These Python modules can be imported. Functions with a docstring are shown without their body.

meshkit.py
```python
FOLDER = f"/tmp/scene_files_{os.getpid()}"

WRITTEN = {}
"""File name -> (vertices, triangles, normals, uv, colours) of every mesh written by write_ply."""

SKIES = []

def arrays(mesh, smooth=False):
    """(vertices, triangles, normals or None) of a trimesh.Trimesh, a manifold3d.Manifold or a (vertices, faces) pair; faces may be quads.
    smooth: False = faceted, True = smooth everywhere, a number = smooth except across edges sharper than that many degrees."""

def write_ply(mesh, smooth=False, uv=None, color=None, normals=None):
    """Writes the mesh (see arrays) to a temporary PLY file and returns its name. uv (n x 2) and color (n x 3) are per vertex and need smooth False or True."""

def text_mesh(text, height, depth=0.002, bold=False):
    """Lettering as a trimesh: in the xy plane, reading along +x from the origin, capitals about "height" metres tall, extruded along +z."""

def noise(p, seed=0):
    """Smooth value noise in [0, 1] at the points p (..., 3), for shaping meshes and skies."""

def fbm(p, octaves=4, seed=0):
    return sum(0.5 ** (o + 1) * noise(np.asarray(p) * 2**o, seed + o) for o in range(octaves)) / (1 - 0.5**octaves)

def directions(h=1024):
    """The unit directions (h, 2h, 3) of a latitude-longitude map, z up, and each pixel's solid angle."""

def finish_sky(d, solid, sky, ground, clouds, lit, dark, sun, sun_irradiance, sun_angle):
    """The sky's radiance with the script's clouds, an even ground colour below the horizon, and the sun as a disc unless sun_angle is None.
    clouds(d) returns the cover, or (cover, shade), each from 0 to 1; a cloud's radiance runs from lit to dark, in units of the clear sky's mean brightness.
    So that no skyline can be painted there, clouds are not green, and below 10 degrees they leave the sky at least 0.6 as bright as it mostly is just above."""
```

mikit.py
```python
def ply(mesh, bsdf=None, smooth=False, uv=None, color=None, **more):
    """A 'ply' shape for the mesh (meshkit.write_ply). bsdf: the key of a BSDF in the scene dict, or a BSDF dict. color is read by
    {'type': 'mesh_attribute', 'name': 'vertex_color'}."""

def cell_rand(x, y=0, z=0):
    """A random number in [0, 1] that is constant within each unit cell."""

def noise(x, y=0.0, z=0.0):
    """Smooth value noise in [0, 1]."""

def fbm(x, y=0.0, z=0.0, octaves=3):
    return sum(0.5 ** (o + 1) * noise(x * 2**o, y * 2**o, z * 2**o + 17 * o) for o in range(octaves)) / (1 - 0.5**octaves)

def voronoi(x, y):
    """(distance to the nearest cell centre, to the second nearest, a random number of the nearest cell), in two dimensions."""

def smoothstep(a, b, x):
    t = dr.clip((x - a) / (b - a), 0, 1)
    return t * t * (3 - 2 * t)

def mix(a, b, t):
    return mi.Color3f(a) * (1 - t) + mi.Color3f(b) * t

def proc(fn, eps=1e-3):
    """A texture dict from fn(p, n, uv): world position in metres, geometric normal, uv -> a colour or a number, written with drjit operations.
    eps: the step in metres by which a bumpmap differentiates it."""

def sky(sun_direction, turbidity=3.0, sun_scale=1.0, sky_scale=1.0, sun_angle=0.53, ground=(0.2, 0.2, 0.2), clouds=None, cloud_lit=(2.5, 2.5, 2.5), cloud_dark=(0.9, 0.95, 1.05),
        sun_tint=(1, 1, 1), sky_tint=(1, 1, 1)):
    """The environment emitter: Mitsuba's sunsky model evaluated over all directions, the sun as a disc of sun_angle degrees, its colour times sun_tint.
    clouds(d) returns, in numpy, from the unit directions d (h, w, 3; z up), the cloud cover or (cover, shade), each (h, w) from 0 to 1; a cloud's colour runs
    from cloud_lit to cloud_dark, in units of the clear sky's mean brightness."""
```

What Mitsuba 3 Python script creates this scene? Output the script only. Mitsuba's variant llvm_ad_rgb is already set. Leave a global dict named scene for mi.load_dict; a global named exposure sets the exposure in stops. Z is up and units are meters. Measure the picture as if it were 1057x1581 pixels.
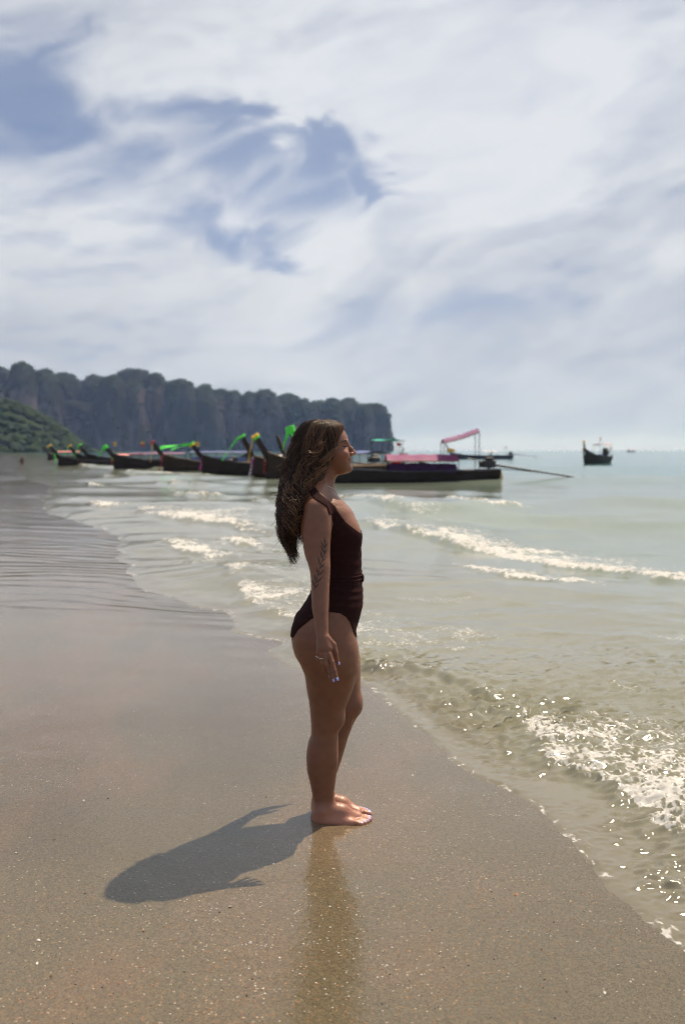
import math, random
import numpy as np, trimesh
import mitsuba as mi, drjit as dr
import mikit, meshkit
from mikit import proc, noise, fbm, voronoi, smoothstep, mix, cell_rand

scene, labels = {}, {}
T = mi.ScalarTransform4f
rng = np.random.default_rng(7)

# ------------------------------------------------------------------ camera, sky, exposure
exposure = 1.05
PITCH = math.atan(95.5 / 1537.0)
scene['camera'] = {'type': 'thinlens', 'fov': 2 * math.degrees(math.atan(528.5 / 1537.0)), 'fov_axis': 'x',
                   'to_world': T().look_at(origin=[0, 0, 1.52], target=[0, math.cos(PITCH), 1.52 - math.sin(PITCH)], up=[0, 0, 1]),
                   'aperture_radius': 0.006, 'focus_distance': 4.02, 'near_clip': 0.05, 'far_clip': 40000.0,
                   'medium': {'type': 'ref', 'id': 'sea_air'}}
SUN = np.array([0.62, 0.73, 1.58]) / np.linalg.norm([0.62, 0.73, 1.58])


def sky_clouds(d):
    az = np.degrees(np.arctan2(d[..., 0], d[..., 1]))
    el = np.degrees(np.arcsin(np.clip(d[..., 2], -1, 1)))
    k = 1.0 / (np.abs(d[..., 2]) + 0.22)
    flat = np.stack([d[..., 0] * k, d[..., 1] * k, 0 * k], -1)

    def streak(t, fa, fb, seed, oct):
        """noise drawn out along lines that rise to the right by t degrees"""
        c, s = math.cos(math.radians(t)), math.sin(math.radians(t))
        q = np.stack([(c * d[..., 0] + s * d[..., 2]) * fa, (-s * d[..., 0] + c * d[..., 2]) * fb, d[..., 1] * fa], -1)
        return q, meshkit.fbm(q + 7.3, oct, seed)
    _, w1 = streak(0, 4.5, 6, 5, 4)
    _, w2 = streak(0, 4.5, 6, 8, 4)
    w1, w2 = w1 - 0.5, w2 - 0.5
    warp = np.stack([w1, w2, 0 * w1], -1)
    q, _ = streak(16, 5, 15, 1, 1)
    wisp = meshkit.fbm(q + 3.0 * warp, 6, 33)
    q, _ = streak(10, 13, 30, 1, 1)
    thread = meshkit.fbm(q + 5.0 * warp, 5, 37)
    q, _ = streak(14, 26, 95, 1, 1)
    hair = meshkit.fbm(q + 9.0 * warp, 4, 41)
    fleece = meshkit.fbm(flat * np.array([11.0, 15.0, 1]) + 2.5 * warp, 4, 21)
    broad = meshkit.fbm(flat * 0.9 + 0.9 * warp, 4, 12)
    a = az + 7 * w1 + 9 * (wisp - 0.5) + 5 * (thread - 0.5)
    e = el + 4 * w2 + 5 * (wisp - 0.5) + 3.5 * (thread - 0.5)

    def gap(a0, e0, ra, re, tilt=0.0):
        da, de = a - a0, e - e0 - tilt * (a - a0)
        return 1.15 * np.exp(-0.75 * ((da / ra) ** 2 + (de / re) ** 2))
    hole = np.maximum.reduce([1.0 * gap(-18.0, 17.6, 4.6, 2.4), 0.8 * gap(-7.5, 18.0, 4.0, 1.4, -.1), 0.95 * gap(-3.3, 16.0, 5.5, 2.0, -.08), 0.9 * gap(1.5, 15.0, 2.6, 0.9, -.2),
                              0.8 * gap(-5.5, 13.0, 4.5, 1.4, -.1), 0.8 * gap(-2.4, 11.9, 2.4, 0.7), 0.5 * gap(-12.5, 15.3, 5.0, 2.4), 0.55 * gap(-11, 18.3, 3.0, 1.2),
                              0.32 * gap(11, 23.0, 9, 1.6, -.1), 0.36 * gap(4, 7.4, 10, 2.0), 0.22 * gap(15, 12.5, 7, 1.2),
                              1.1 * np.clip((broad - 0.55) * 5, 0, 1) * np.clip((np.abs(az) - 21) / 8, 0, 1)])
    hole = np.clip(hole - 0.6 * gap(-2.5, 18.4, 4.5, 0.6, -.12), 0, 1.3)
    hole = np.clip(hole * (1.25 - 1.3 * (wisp - 0.42) - 0.8 * (thread - 0.5) - 0.7 * (hair - 0.5)), 0, 1)
    cover = 1.0 - 0.74 * smooth(0.12, 1.0, hole)
    cover = cover * (0.95 + 0.25 * (wisp - 0.5) + 0.4 * (thread - 0.5) + 0.25 * (hair - 0.5) + (fleece - 0.5) * 0.9 * smooth(-3, -14, a) * smooth(19, 13, e))
    horizon = np.clip(1 - el / 9.0, 0, 1)
    cover = np.clip(cover, 0, 1) * (1 - 0.2 * horizon)
    bright = np.exp(-((a - 8) / 11) ** 2 - ((e - 17) / 5) ** 2)
    shade = 0.52 + 0.8 * (0.5 - broad) + 0.7 * (0.5 - wisp) + 0.40 * (0.5 - thread) + 0.22 * (0.5 - hair) + 0.30 * horizon - 0.45 * bright
    # thin cloud is lit through: brighter towards the sun, greyer away from it
    shade = shade + 0.95 - 1.4 * np.clip(d @ SUN * 0.5 + 0.5, 0, 1)
    return cover, np.clip(shade, 0, 1)


def smooth(a, b, x):
    t = np.clip((x - a) / (b - a), 0, 1)
    return t * t * (3 - 2 * t)


scene['sky'] = mikit.sky(SUN.tolist(), turbidity=3.0, sun_scale=2.1, sun_tint=(1.02, 1.0, 0.96), sky_scale=1.0, clouds=sky_clouds,
                         cloud_lit=(3.75, 3.9, 4.15), cloud_dark=(1.75, 1.95, 2.35), sky_tint=(0.98, 0.96, 1.09), ground=(0.2, 0.2, 0.19))
scene['sea_air'] = {'type': 'homogeneous', 'albedo': {'type': 'rgb', 'value': [0.93, 0.95, 0.97]},
                    'sigma_t': {'type': 'rgb', 'value': [0.000042, 0.000055, 0.000100]}}


# ------------------------------------------------------------------ helpers
def rgb(*c):
    return {'type': 'rgb', 'value': list(c)}


def plain(key, color, rough=0.6, spec=0.5, **kw):
    scene[key] = {'type': 'twosided', 'm': {'type': 'principled', 'base_color': rgb(*color), 'roughness': rough, 'specular': spec, **kw}}
    return key


def pr(key, fn, rough=0.6, spec=0.5, **kw):
    r = proc(rough) if callable(rough) else rough
    scene[key] = {'type': 'twosided', 'm': {'type': 'principled', 'base_color': proc(fn), 'roughness': r, 'specular': spec, **kw}}
    return key


used = {}


def key_for(base):
    n = used.get(base, 0)
    used[base] = n + 1
    return base if n == 0 else f'{base}_{n:03d}'


def add(name, mesh, bsdf, parent=None, smooth=False, label=None, category=None, group=None, kind=None, **kw):
    key = key_for((parent + '__' if parent else '') + name)
    scene[key] = mikit.ply(mesh, bsdf, smooth=smooth, **kw)
    tag(key, label, category, group, kind)
    return key


def tag(key, label=None, category=None, group=None, kind=None):
    e = {k: v for k, v in dict(label=label, category=category, group=group, kind=kind).items() if v}
    if e:
        labels[key] = e


def thing(name, label, category, group=None):
    key = key_for(name)
    tag(key, label, category, group)
    return key


def join(meshes):
    vs, fs, n = [], [], 0
    for v, f in meshes:
        v, f = np.asarray(v, float), np.asarray(f, int)
        if f.shape[1] == 4:
            f = np.vstack([f[:, [0, 1, 2]], f[:, [0, 2, 3]]])
        vs.append(v)
        fs.append(f + n)
        n += len(v)
    return np.vstack(vs), np.vstack(fs)


def grid_faces(nr, nc, wrap=False):
    i, j = np.meshgrid(np.arange(nr - 1), np.arange(nc if wrap else nc - 1), indexing='ij')
    j2 = (j + 1) % nc
    return np.stack([i * nc + j, i * nc + j2, (i + 1) * nc + j2, (i + 1) * nc + j], -1).reshape(-1, 4)


def tube(pts, radii, sides=6, caps=True):
    p = np.asarray(pts, float)
    r = np.broadcast_to(np.asarray(radii, float), (len(p),))
    t = np.gradient(p, axis=0)
    t /= np.linalg.norm(t, axis=1, keepdims=True) + 1e-12
    ref = np.where(np.abs(t[:, 2:]) < 0.9, [0, 0, 1.0], [1.0, 0, 0])
    a = np.cross(t, ref)
    a /= np.linalg.norm(a, axis=1, keepdims=True) + 1e-12
    b = np.cross(t, a)
    g = np.arange(sides) * 2 * np.pi / sides
    v = (p[:, None] + r[:, None, None] * (np.cos(g)[None, :, None] * a[:, None] + np.sin(g)[None, :, None] * b[:, None])).reshape(-1, 3)
    f = grid_faces(len(p), sides, True)
    f = np.vstack([f[:, [0, 1, 2]], f[:, [0, 2, 3]]])
    if caps:
        n = len(v)
        v = np.vstack([v, p[:1], p[-1:]])
        k = np.arange(sides)
        f = np.vstack([f, np.stack([0 * k + n, (k + 1) % sides, k], 1), np.stack([0 * k + n + 1, n - sides + k, n - sides + (k + 1) % sides], 1)])
    return v, f[:, ::-1]


def box(c, s, rz=0.0, bevel=0.0, ry=0.0):
    m = trimesh.creation.box(s)
    if bevel:
        h = np.array(s) / 2
        pts = []
        for ax in range(3):
            e = h - bevel
            e[ax] = h[ax]
            pts += [np.array([sx, sy, sz]) * e for sx in (-1, 1) for sy in (-1, 1) for sz in (-1, 1)]
        m = trimesh.convex.convex_hull(np.array(pts))
    v = np.array(m.vertices)
    if ry:
        v = v @ np.array([[math.cos(ry), 0, math.sin(ry)], [0, 1, 0], [-math.sin(ry), 0, math.cos(ry)]]).T
    if rz:
        v = v @ np.array([[math.cos(rz), -math.sin(rz), 0], [math.sin(rz), math.cos(rz), 0], [0, 0, 1]]).T
    return v + np.asarray(c, float), np.array(m.faces)


def nz(x, y, f, seed=0, oct=3):
    p = np.stack([np.asarray(x) * f, np.asarray(y) * f, 0 * np.asarray(x)], -1)
    return meshkit.fbm(p, oct, seed) - 0.5


# ------------------------------------------------------------------ shore: where water meets sand (world metres)
SHORE = np.array([(3.2, -4), (2.2, -1), (1.5, 1.5), (1.03, 2.91), (0.98, 3.1), (0.9, 3.33), (0.88, 3.72), (0.82, 4.09), (0.72, 4.33), (0.63, 4.46), (0.53, 4.69),
                  (0.51, 4.79), (0.39, 5.3), (0.28, 5.84), (0.17, 6.24), (0.07, 6.51), (-0.12, 6.62), (-0.33, 6.85), (-0.45, 7.03), (-0.6, 7.5), (-0.50, 7.83),
                  (-0.72, 7.99), (-0.96, 8.31), (-0.95, 8.66), (-1.12, 9.25), (-1.39, 9.52), (-1.7, 10.06), (-2.17, 10.66), (-2.65, 12.12),
                  (-2.85, 13.01), (-3.4, 14.84), (-4.02, 17.81), (-5.28, 20.3), (-7.43, 24.59), (-9.98, 33.41), (-12.47, 42.55), (-16.21, 50.89),
                  (-34.79, 106.5), (-54, 165), (-80, 245), (-115, 330), (-190, 520), (-380, 900), (-700, 1300), (-2600, 1500)])


def seg_dist(x, y, line):
    best = np.full(x.shape, 1e18)
    arc = np.zeros(x.shape)
    s0 = 0.0
    for (ax, ay), (bx, by) in zip(line[:-1], line[1:]):
        dx, dy = bx - ax, by - ay
        L2 = dx * dx + dy * dy
        t = np.clip(((x - ax) * dx + (y - ay) * dy) / L2, 0, 1)
        d = (x - ax - t * dx) ** 2 + (y - ay - t * dy) ** 2
        m = d < best
        best = np.where(m, d, best)
        L = math.sqrt(L2)
        arc = np.where(m, s0 + t * L, arc)
        s0 += L
    return np.sqrt(best), arc


def inside(x, y, poly):
    r = np.zeros(x.shape, bool)
    for (ax, ay), (bx, by) in zip(poly, np.roll(poly, -1, 0)):
        c = (ay > y) != (by > y)
        if ay != by:
            r ^= c & (x < (bx - ax) * (y - ay) / (by - ay) + ax)
    return r


SEA_POLY = np.vstack([SHORE, [(-2600, 90000), (90000, 90000), (90000, -4)]])


def seaward(x, y):
    d, _ = seg_dist(x, y, SHORE)
    s = np.where(inside(x, y, SEA_POLY), d, -d)
    amp = np.clip(y / 10, 0.25, 3)
    return s + amp * (0.16 * nz(x, y, 2.6, 3) + 0.06 * nz(x, y, 9, 4) + 0.02 * nz(x, y, 32, 5, 2)) * np.exp(-np.abs(s) / (0.6 * amp))


def sand_z(x, y, s):
    z = np.where(s < 0, 0.012 * np.minimum(-s, 1.5) + 0.006 * np.clip(-s - 1.5, 0, 40), -0.035 * np.minimum(s, 40))
    far = np.clip((y - 60) / 200, 0, 1) * np.clip((-s - 8) / 40, 0, 1)
    z = z + 2.0 * far
    # ripple marks on the flat upper-left sand, lying along the beach
    k = smooth(6.5, 11, y) * smooth(0.3, 2.5, -s) * np.clip(40 / np.maximum(y, 1), 0, 1)
    z = z + k * 0.008 * nz(x, y, 0.5, 13)
    z = z + 0.012 * nz(x, y, 0.6, 14) + 0.003 * nz(x, y, 4, 15)
    return z


def ground_grid(ys, half, ncol, x_lo=-1.0, x_hi=1.0):
    u = np.linspace(x_lo, x_hi, ncol)
    y = np.repeat(ys[:, None], ncol, 1)
    x = u[None, :] * half(ys)[:, None]
    return x, y


def rows(y0, y1, n, p):
    """distances from y0 to y1 whose spacing grows with distance"""
    t = np.linspace(0, 1, n)
    return (y0 ** -p + t * (y1 ** -p - y0 ** -p)) ** (-1 / p)


# sand: from behind the camera to the foot of the hills
ys = np.concatenate([np.linspace(-6, 1.2, 30)[:-1], rows(1.2, 1500, 620, 0.75)])
sx, sy = ground_grid(ys, lambda y: 4 + 0.55 * np.abs(y), 380)
ss = seaward(sx, sy)
sz = sand_z(sx, sy, ss)
sz = np.where(ss > 60, -3.0, sz)


def sand_color(p, n, uv):
    big = fbm(p.x * 1.3, p.y * 1.3, 0, 3)
    pink = smoothstep(0.45, 0.7, fbm(p.x * 2.1 + 7, p.y * 0.9, 4, 4))
    c = mix((0.090, 0.079, 0.055), (0.106, 0.090, 0.062), big)
    c = mix(c, (0.132, 0.094, 0.066), pink * 0.4)
    g = cell_rand(p.x * 420, p.y * 420, 3)
    g2 = fbm(p.x * 160, p.y * 160, 2, 2)
    c = c * (0.55 + 0.34 * g + 0.30 * g2 + 0.36 * cell_rand(p.x * 170, p.y * 170, 5))
    d1, d2, r = voronoi(p.x * 75, p.y * 75)
    spot = smoothstep(0.27, 0.17, d1) * smoothstep(0.80, 0.90, r + 0.5 * (big - 0.5))
    tone = cell_rand(r * 9999, 2, 1)
    chip = mix((0.25, 0.13, 0.07), (0.36, 0.32, 0.27), smoothstep(0.45, 0.7, tone))
    chip = mix(chip, (0.05, 0.04, 0.035), smoothstep(0.8, 0.82, tone))
    return mix(c, chip, spot * 0.7) * mi.Color3f(1.92, 1.90, 1.84)


def sand_bump(p, n, uv):
    # just washed flat: fine relief smoothed out, low ripple marks left by the backwash
    wet = smoothstep(5.0, 9.0, p.y + 0.6 * p.x)
    w = fbm(p.x * 0.35, p.y * 0.35, 8, 3)
    rip = dr.sin((p.y + 0.25 * p.x + 2.6 * w) * 15) * smoothstep(0.40, 0.66, noise(p.x * 0.35, p.y * 0.3, 3))
    marks = 0.013 * fbm(p.x * 0.6 + 2 * w, p.y * 2.0 + 0.6 * p.x, 7, 4) + 0.0022 * rip
    fine = 0.0016 * fbm(p.x * 30, p.y * 30, 1, 3) + 0.00045 * noise(p.x * 210, p.y * 210, 2) + 0.0022 * noise(p.x * 9, p.y * 9, 5)
    return wet * marks + (1 - 0.85 * wet) * 0.6 * fine


scene['wet_sand_mat'] = {'type': 'twosided', 'm': {'type': 'bumpmap', 'scale': 1.0, 't': proc(sand_bump, 0.002),
                         'b': {'type': 'roughplastic', 'diffuse_reflectance': proc(sand_color), 'alpha': 0.022, 'int_ior': 1.45, 'nonlinear': True}}}
v = np.stack([sx, sy, sz], -1).reshape(-1, 3)
keep = (ss < 3.0) | (sy < 30)
gf = grid_faces(*sx.shape)
gf = gf[keep.reshape(-1)[gf].any(1)]
add('beach_sand', (v, gf), 'wet_sand_mat', smooth=True, uv=v[:, :2], label='wet grey brown sand of the beach with a thin shine of water', kind='structure')

# ------------------------------------------------------------------ sea
# fronts of broken waves running up the beach: points, crest height, foam reach behind the front, strength (all metres)
BORES = [
    ([(1.55, 2.6), (1.32, 3.6), (1.24, 3.88), (1.25, 4.13), (1.18, 4.42), (1.02, 4.6), (0.97, 4.84), (0.95, 5.3), (0.92, 5.92)], 0.045, 2.1, 0.8),
    ([(0.92, 5.92), (0.89, 6.08), (0.64, 6.46), (0.4, 6.64), (0.2, 6.66), (0.0, 6.85)], 0.045, 0.55, 0.42),
    ([(0.0, 6.95), (-0.2, 7.4), (-0.36, 7.9), (-0.42, 8.37), (-0.54, 8.86), (-0.86, 9.6), (-1.05, 10.3), (-1.22, 11.13), (-1.5, 12.3), (-1.76, 13.31)], 0.05, 1.7, 0.85),
    ([(6.5, 9.6), (4.9, 11.2), (4.21, 12.0), (3.96, 13.0), (3.66, 13.8), (3.16, 14.6), (2.5, 16.1), (1.96, 17.2), (1.42, 18.7), (0.71, 20.3), (0.35, 22.2)], 0.15, 2.53, 1.15),
    ([(2.69, 11.2), (2.50, 12.0), (2.24, 12.4), (1.89, 13.2), (1.6, 14.6)], 0.07, 1.15, 1.15),
    ([(-1.76, 13.31), (-2.11, 13.9), (-2.6, 14.9), (-2.95, 16.1), (-2.8, 17.2)], 0.05, 1.38, 1.15),
    ([(-0.85, 14.4), (-1.2, 15.0), (-1.7, 16.0), (-2.1, 17.0)], 0.05, 1.15, 1.01),
    ([(-1.3, 18.6), (-2.1, 18.7), (-3.1, 20.0), (-4.0, 21.3), (-4.7, 22.6), (-5.0, 24.0)], 0.12, 3.22, 1.15),
    ([(-0.9, 17.3), (-1.6, 17.8), (-1.9, 18.3)], 0.06, 0.92, 1.08),
    ([(-3.6, 31.0), (-4.6, 31.8), (-5.6, 33.5), (-6.1, 35.5)], 0.2, 1.93, 1.01),
    ([(-6.0, 24.5), (-6.4, 25.6), (-6.9, 27.5)], 0.1, 1.84, 1.08),
    ([(3.1, 26.8), (3.6, 25.6), (4.5, 25.0)], 0.12, 1.38, 1.15),
    ([(-1.3, 24.4), (-2.0, 25.3), (-2.3, 26.5)], 0.12, 1.61, 0.945),
    ([(2.0, 22.6), (1.0, 25.0), (0.3, 28.0), (-0.8, 29.0)], 0.16, 2.88, 0.743),
    ([(-9.5, 40), (-11, 43), (-11.8, 47)], 0.15, 1.21, 0.911),
    ([(-5.5, 42), (-7.5, 43.5), (-9.0, 46)], 0.2, 1.45, 0.86),
    ([(-10, 52), (-13, 55), (-15, 60)], 0.2, 1.93, 0.86),
    ([(-8.0, 62), (-12.0, 66), (-17, 74)], 0.22, 2.42, 0.709),
    ([(-17, 80), (-22, 86), (-26, 95)], 0.22, 2.9, 0.81),
    ([(-30, 120), (-38, 135), (-44, 150)], 0.22, 4.35, 0.81),
    ([(-12, 75), (-16, 80)], 0.2, 2.42, 0.506),
]


def sea_state(x, y):
    """height of the water, foam density (0..1) and depth of the water at world points"""
    s = seaward(x, y)
    depth = np.maximum(s, 0) * 0.035
    cell = np.maximum(y, 1.0) ** 2 / (1000 * 1.5) * 1.2          # spacing of the mesh rows
    z = 0.011 * smooth(0.0, 0.10, s) + 0.012 * smooth(0.1, 0.8, s)
    foam = np.zeros(x.shape)
    for pts, hgt, reach, strength in BORES:
        pts = np.array(pts)
        lo, hi = pts.min(0) - reach * 2.5 - 1, pts.max(0) + reach * 2.5 + 1
        m = (x > lo[0]) & (x < hi[0]) & (y > lo[1]) & (y < hi[1])
        if not m.any():
            continue
        xx, yy = x[m], y[m]
        sc = np.clip(np.mean(pts[:, 1]) / 8, 0.6, 4)
        wx = xx + sc * (0.22 * nz(xx, yy, 2.2 / sc, 31) + 0.10 * nz(xx, yy, 8 / sc, 32))
        wy = yy + sc * (0.30 * nz(xx, yy, 2.2 / sc, 33) + 0.12 * nz(xx, yy, 8 / sc, 34))
        best = np.full(xx.shape, 1e18)
        sgn = np.zeros(xx.shape)
        tt = np.zeros(xx.shape)
        n = len(pts) - 1
        for i in range(n):
            (ax, ay), (bx, by) = pts[i], pts[i + 1]
            dx, dy = bx - ax, by - ay
            t = np.clip(((wx - ax) * dx + (wy - ay) * dy) / (dx * dx + dy * dy), 0, 1)
            ex, ey = wx - ax - t * dx, wy - ay - t * dy
            d = ex * ex + ey * ey
            q = d < best
            best = np.where(q, d, best)
            sgn = np.where(q, dx * ey - dy * ex, sgn)             # > 0: left of the line
            tt = np.where(q, (i + t) / n, tt)
        # the beach lies to the left of a front that runs away from the camera, the open sea to its right
        back = np.where(sgn < 0, 1, -1) * np.sqrt(best)
        ends = smooth(0, 0.16, tt) * smooth(0, 0.16, 1 - tt)
        up = smooth(-0.35 * reach * 0.25, 0.12 * reach, back) * np.exp(-np.clip(back, 0, None) / (0.42 * reach))
        z[m] += hgt * ends * up * (1 + 0.7 * nz(xx, yy, 5 / sc, 35))
        a = smooth(-0.02 * reach, 0.03 * reach, back) * np.exp(-(np.clip(back, 0, None) / (0.62 * reach)) ** 1.3)
        foam[m] = np.maximum(foam[m], a * strength * (0.35 + 0.65 * ends) * (1.0 + 1.5 * nz(xx, yy, 1.4 / sc, 36)))
    # thin line of bubbles at the water's edge
    edge = smooth(-0.01, 0.02, s) * np.exp(-np.clip(s - .02, 0, None) / (0.05 * np.clip(y / 4.5, 1, 4))) * (0.75 + 1.3 * nz(x, y, 1.5, 37)) * smooth(90, 20, y)
    foam = np.maximum(foam, 0.75 * np.clip(edge, 0, 1))
    flecks = smooth(0.02, 0.30, nz(x, y, 1.1, 38, 4)) * smooth(0.05, 0.6, s) * smooth(9, 3, s)
    foam = np.maximum(foam, 0.50 * flecks)
    # water is more ruffled along its edge, in the foam and in drifting patches
    stir = 0.62 + 1.2 * np.exp(-np.clip(s, 0, None) / 0.22) + 0.7 * np.clip(foam, 0, 1) + 1.2 * smooth(-0.05, 0.22, nz(x, y, 0.9, 91))
    # chop, each wavelength faded out where the mesh is too coarse for it
    for lam, amp, ang, seed in ((0.022, 0.0095, 0.0, 0), (0.045, 0.0080, 0.2, 1), (0.10, 0.0095, 0.45, 2), (0.26, 0.017, 0.25, 3), (0.8, 0.045, 0.1, 4), (2.2, 0.11, -0.3, 5), (6.0, 0.2, 0.2, 6), (15., 0.3, -.1, 7)):
        c, sn = math.cos(ang), math.sin(ang)
        u_, v_ = (c * x + sn * y) / (lam * 2.0), (-sn * x + c * y) / lam
        h = meshkit.noise(np.stack([u_ + 1.3 * nz(x, y, 0.5 / lam, 50 + seed, 2), v_ * 1.0, 0 * u_ + seed], -1), 60 + seed) - 0.5
        grow = smooth(0.0, lam * 0.5 + 0.04, s) * (0.6 + 0.4 * smooth(0.5, 5, s) if lam > 0.2 else 1.0)
        z = z + amp * 2 * h * grow * (smooth(1.2, 0.4, cell / lam) if lam > 0.03 else smooth(3.0, 1.2, cell / lam)) * (1.3 * stir if lam < 0.03 else np.minimum(stir, 0.8) if lam < 0.2 else 1.0)
    return s, z, np.clip(foam, 0, 1), depth


yw = np.concatenate([np.linspace(-4, 2.0, 24)[:-1], rows(2.0, 60, 640, 0.95), rows(60, 9000, 150, 0.9)[1:]])
wx, wy = ground_grid(yw, lambda y: 2.2 + 0.47 * np.abs(y), 760)
ws, wz, wfoam, wdepth = sea_state(wx, wy)
lace_n = nz(wx, wy, 14, 71, 3)
wz = wz + wfoam * smooth(0.05, 0.3, ws) * (0.010 * (lace_n + 0.3) + 0.02 * nz(wx, wy, 5, 72)) * np.clip(wy / 6, 1, 3)
base = sand_z(wx, wy, ws)
film = base - 0.014 + 0.018 * smooth(-0.05, 0.06, ws)
# a beaded, bubbly lip along the very edge
lip = meshkit.noise(np.stack([wx / 0.02, wy / 0.025, 0 * wx], -1), 93) * (0.5 + meshkit.noise(np.stack([wx / 0.3, wy / 0.3, 0 * wx], -1), 94))
film = film + 0.008 * np.exp(-((ws - 0.05) / 0.06) ** 2) * lip * smooth(14, 7, wy)
k_ = smooth(0.02, 0.3, ws)
wz = film * (1 - k_) + np.maximum(wz, base + 0.003) * k_
wz = np.where(wy > 400, 0.02, wz)


def net(x, y):
    wa, wb = fbm(x * 7, y * 5, 1, 3) - 0.5, fbm(x * 7 + 9, y * 5, 4, 3) - 0.5
    r1 = 1 - dr.abs(2 * noise(x * 7 + 2.5 * wa, y * 6 + 2.5 * wb, 2) - 1) * 2.2
    r2 = 1 - dr.abs(2 * noise(x * 17 + 5 * wb, y * 15 + 5 * wa, 5) - 1) * 2.0
    r3 = fbm(x * 52, y * 48, 6, 2)
    d1, d2, _ = voronoi(x * 36 + 2 * wa, y * 30 + 2 * wb)
    return dr.clip(0.10 + 0.50 * dr.maximum(dr.maximum(r1, 0.8 * r2), 0) + 0.8 * (r3 - 0.45) + 0.45 * (0.35 - (d2 - d1)), 0, 1)


def lace(p):
    """torn net of foam: 0 in the holes, 1 on the strands; coarser out where the waves are bigger"""
    return dr.lerp(net(p.x, p.y), net(p.x * 0.36, p.y * 0.30), smoothstep(8, 14, p.y))


def foam_amount(p, n, uv):
    """uv.x: density of the foam"""
    t = 1.0 - 0.92 * uv.x
    return 0.94 * smoothstep(t, t + 0.36, lace(p)) * smoothstep(0.02, 0.12, uv.x)


def water_color(p, n, uv):
    d = uv.y
    silt = fbm(p.x * 0.5, p.y * 0.35, 3, 3)
    c = mix((0.122, 0.110, 0.084), (0.138, 0.134, 0.100), smoothstep(0.0, 0.03, d))
    c = mix(c, (0.135, 0.158, 0.128), smoothstep(0.05, 0.35, d + 0.1 * (silt - 0.5)))
    c = mix(c, (0.062, 0.155, 0.138), smoothstep(0.45, 1.6, d + 0.4 * (silt - 0.5)))
    return c * mi.Color3f(1.98, 2.03, 2.08)


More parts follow.
